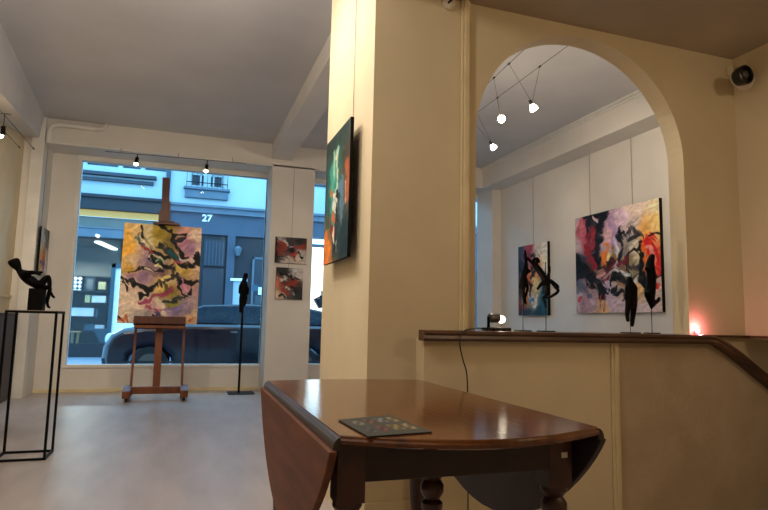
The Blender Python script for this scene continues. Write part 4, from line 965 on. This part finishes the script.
# side windows, slightly proud
def swin(pts, nm='side_window'):
    g = G(); vs = []
    for x, z in pts:
        ins = .05 + .16*(z-.90)/.39; vs.append((x, YC0+ins-.008, z))
    for x, z in pts:
        ins = .05 + .16*(z-.90)/.39; vs.append((x, YC0+ins+.01, z))
    n = len(pts)
    g._add(vs, [tuple(range(n)), tuple(reversed(range(n, 2*n)))] + [(i, (i+1) % n, n+(i+1) % n, n+i) for i in range(n)])
    return g.build(nm, 'glass_car_dark', car)
mat('glass_car_dark', (18, 36, 50), .12, spec=.6)
swin([(-.1, .93), (.16, 1.13), (.40, 1.215), (.98, 1.235), (.98, .93)])
swin([(1.06, .93), (1.06, 1.237), (1.9, 1.235), (1.9, .93)])
swin([(1.97, .93), (1.97, 1.232), (2.2, 1.22), (2.55, 1.12), (2.75, .93)])
for x in (-.48, 2.2):
    wh = G().lathe((x, YC0+.02, zg+.31), [(.31, .0), (.31, .2), (.2, .2)], 28, 'y').build('wheel', 'tyre', car, smooth=True)
    G().lathe((x, YC0+.015, zg+.31), [(.19, .0), (.2, .03), (.05, .035)], 20, 'y').build('wheel_rim', 'grey_metal', wh, smooth=True)
    wh = G().lathe((x, YC1-.22, zg+.31), [(.31, .0), (.31, .2), (.2, .2)], 28, 'y').build('wheel', 'tyre', car, smooth=True)
G().sphere((-1.14, YC0+.16, .62), .12, (.7, .8, .9)).build('headlight', 'headlamp', car, smooth=True)
G().sphere((-1.14, YC1-.16, .62), .12, (.7, .8, .9)).build('headlight', 'headlamp', car, smooth=True)
G().sphere((-.16, YC0-.02, .95), .075, (1.1, .8, .8)).build('wing_mirror', 'car_paint', car, smooth=True)
G().box((.86, YC0-.015, .76), (.98, YC0+.01, .785)).build('door_handle', 'chrome', car, bevel=.005)
G().box((-1.1, YC0-.006, .22), (3.0, YC0+.004, .26)).build('side_moulding', 'car_dark', car)

# ------------------------------------------------------------------ lights
def light(kind, name, loc, energy, color, **kw):
    l = bpy.data.lights.new(name, kind); l.energy = energy; l.color = color
    for k, v in kw.items():
        if k != 'aim': setattr(l, k, v)
    o = bpy.data.objects.new(name, l); COL.objects.link(o); o.location = loc
    if 'aim' in kw:
        d = Vector(kw['aim'])-Vector(loc); o.rotation_euler = d.to_track_quat('-Z', 'Y').to_euler()
    return o
WARM = (1, .79, .54); WARM2 = (1, .83, .62); NEUT = (1, .90, .80)
# hall: spots, plus unseen fill points
light('SPOT', 'column_spot', (-.1, 4.15, 3.4), 85, WARM2, aim=(XC, 3.0, 1.7), spot_size=math.radians(75), spot_blend=.8, shadow_soft_size=.04)
light('SPOT', 'left_spot', (P4.x-.02, P4.y, P4.z-.06), 90, WARM2, aim=(XL, 7.0, 1.75), spot_size=math.radians(110), spot_blend=1, shadow_soft_size=.03)
light('POINT', 'hall_fill', (-.6, 1.6, 2.9), 48, NEUT, shadow_soft_size=.12)  # added fill without a fixture, brightens hall and ceiling
light('POINT', 'hall_fill_far', (-.2, 3.2, 2.9), 62, NEUT, shadow_soft_size=.04)  # second added fill, likewise out of view and without a fixture
light('SPOT', 'easel_spot', (-.4, 5.4, 3.4), 90, WARM2, aim=(-.25, 7.9, 1.5), spot_size=math.radians(42), spot_blend=.8, shadow_soft_size=.04)
light('SPOT', 'pillar_spot', (1.0, 5.6, 3.3), 30, WARM2, aim=(1.42, 8.35, 1.7), spot_size=math.radians(42), spot_blend=.8, shadow_soft_size=.04)
# entrance: unseen fill light added behind the viewer to even out the walls
light('POINT', 'entrance_fill', (2.65, -.3, 2.5), 30, WARM, shadow_soft_size=.12)
# back room
for P, aim, en in ((L1, (XR, 5.35, 2.55), 60), (L2, (2.2, 3.2, 1.6), 12), (L3, (XR, 7.1, 2.3), 36)):
    d = (Vector(aim)-P).normalized()
    light('SPOT', 'cable_spot', P+d*.07, en, WARM2, aim=aim, spot_size=math.radians(60), spot_blend=1, shadow_soft_size=.03)
    light('POINT', 'cable_bulb', P+Vector((0, 0, -.08)), 3.5, WARM2, shadow_soft_size=.04)
light('POINT', 'back_room_fill', (2.25, 3.12, 2.95), 26, NEUT, shadow_soft_size=.06)  # added fill hidden above the arch, lifts the back room ceiling
light('POINT', 'back_room_fill', (3.7, 3.1, 2.9), 13, NEUT, shadow_soft_size=.06)  # added fill hidden behind the arch wall on the right
for P in WL: light('SPOT', 'rail_spot', P+Vector((0, -.05, -.06)), 6, WARM2, aim=(P.x, 7.4, .5), spot_size=math.radians(90), spot_blend=.8, shadow_soft_size=.03)
light('POINT', 'wall_bulb', P4+Vector((.0, 0, -.08)), 4, WARM, shadow_soft_size=.03)
light('SPOT', 'ledge_bulb', (hx+.106, 2.71, ZL+.062), 7, WARM2, aim=(hx+1.1, 3.0, ZL+.10), spot_size=math.radians(150), spot_blend=.6, shadow_soft_size=.015)
light('POINT', 'pink_bulb', (2.835, 2.655, ZL+.034), .9, (1, .25, .32), shadow_soft_size=.01)
# street dusk
wld = bpy.data.worlds.new('world'); S.world = wld; wld.use_nodes = True
bgN_ = wld.node_tree.nodes['Background']; bgN_.inputs[0].default_value = (.27, .64, 1.0, 1); bgN_.inputs[1].default_value = 5.6
light('AREA', 'shop_lamp', (-2.6, YF+1.0, 2.85-.3), 130, (1, .97, .92), aim=(-2.6, YF+1.0, 0), size=1.2)

# ------------------------------------------------------------------ colour management
vs_ = S.view_settings
S.display_settings.display_device = 'sRGB'
vs_.view_transform = 'Standard'; vs_.look = 'None'; vs_.gamma = 1; vs_.use_curve_mapping = False; vs_.exposure = 0
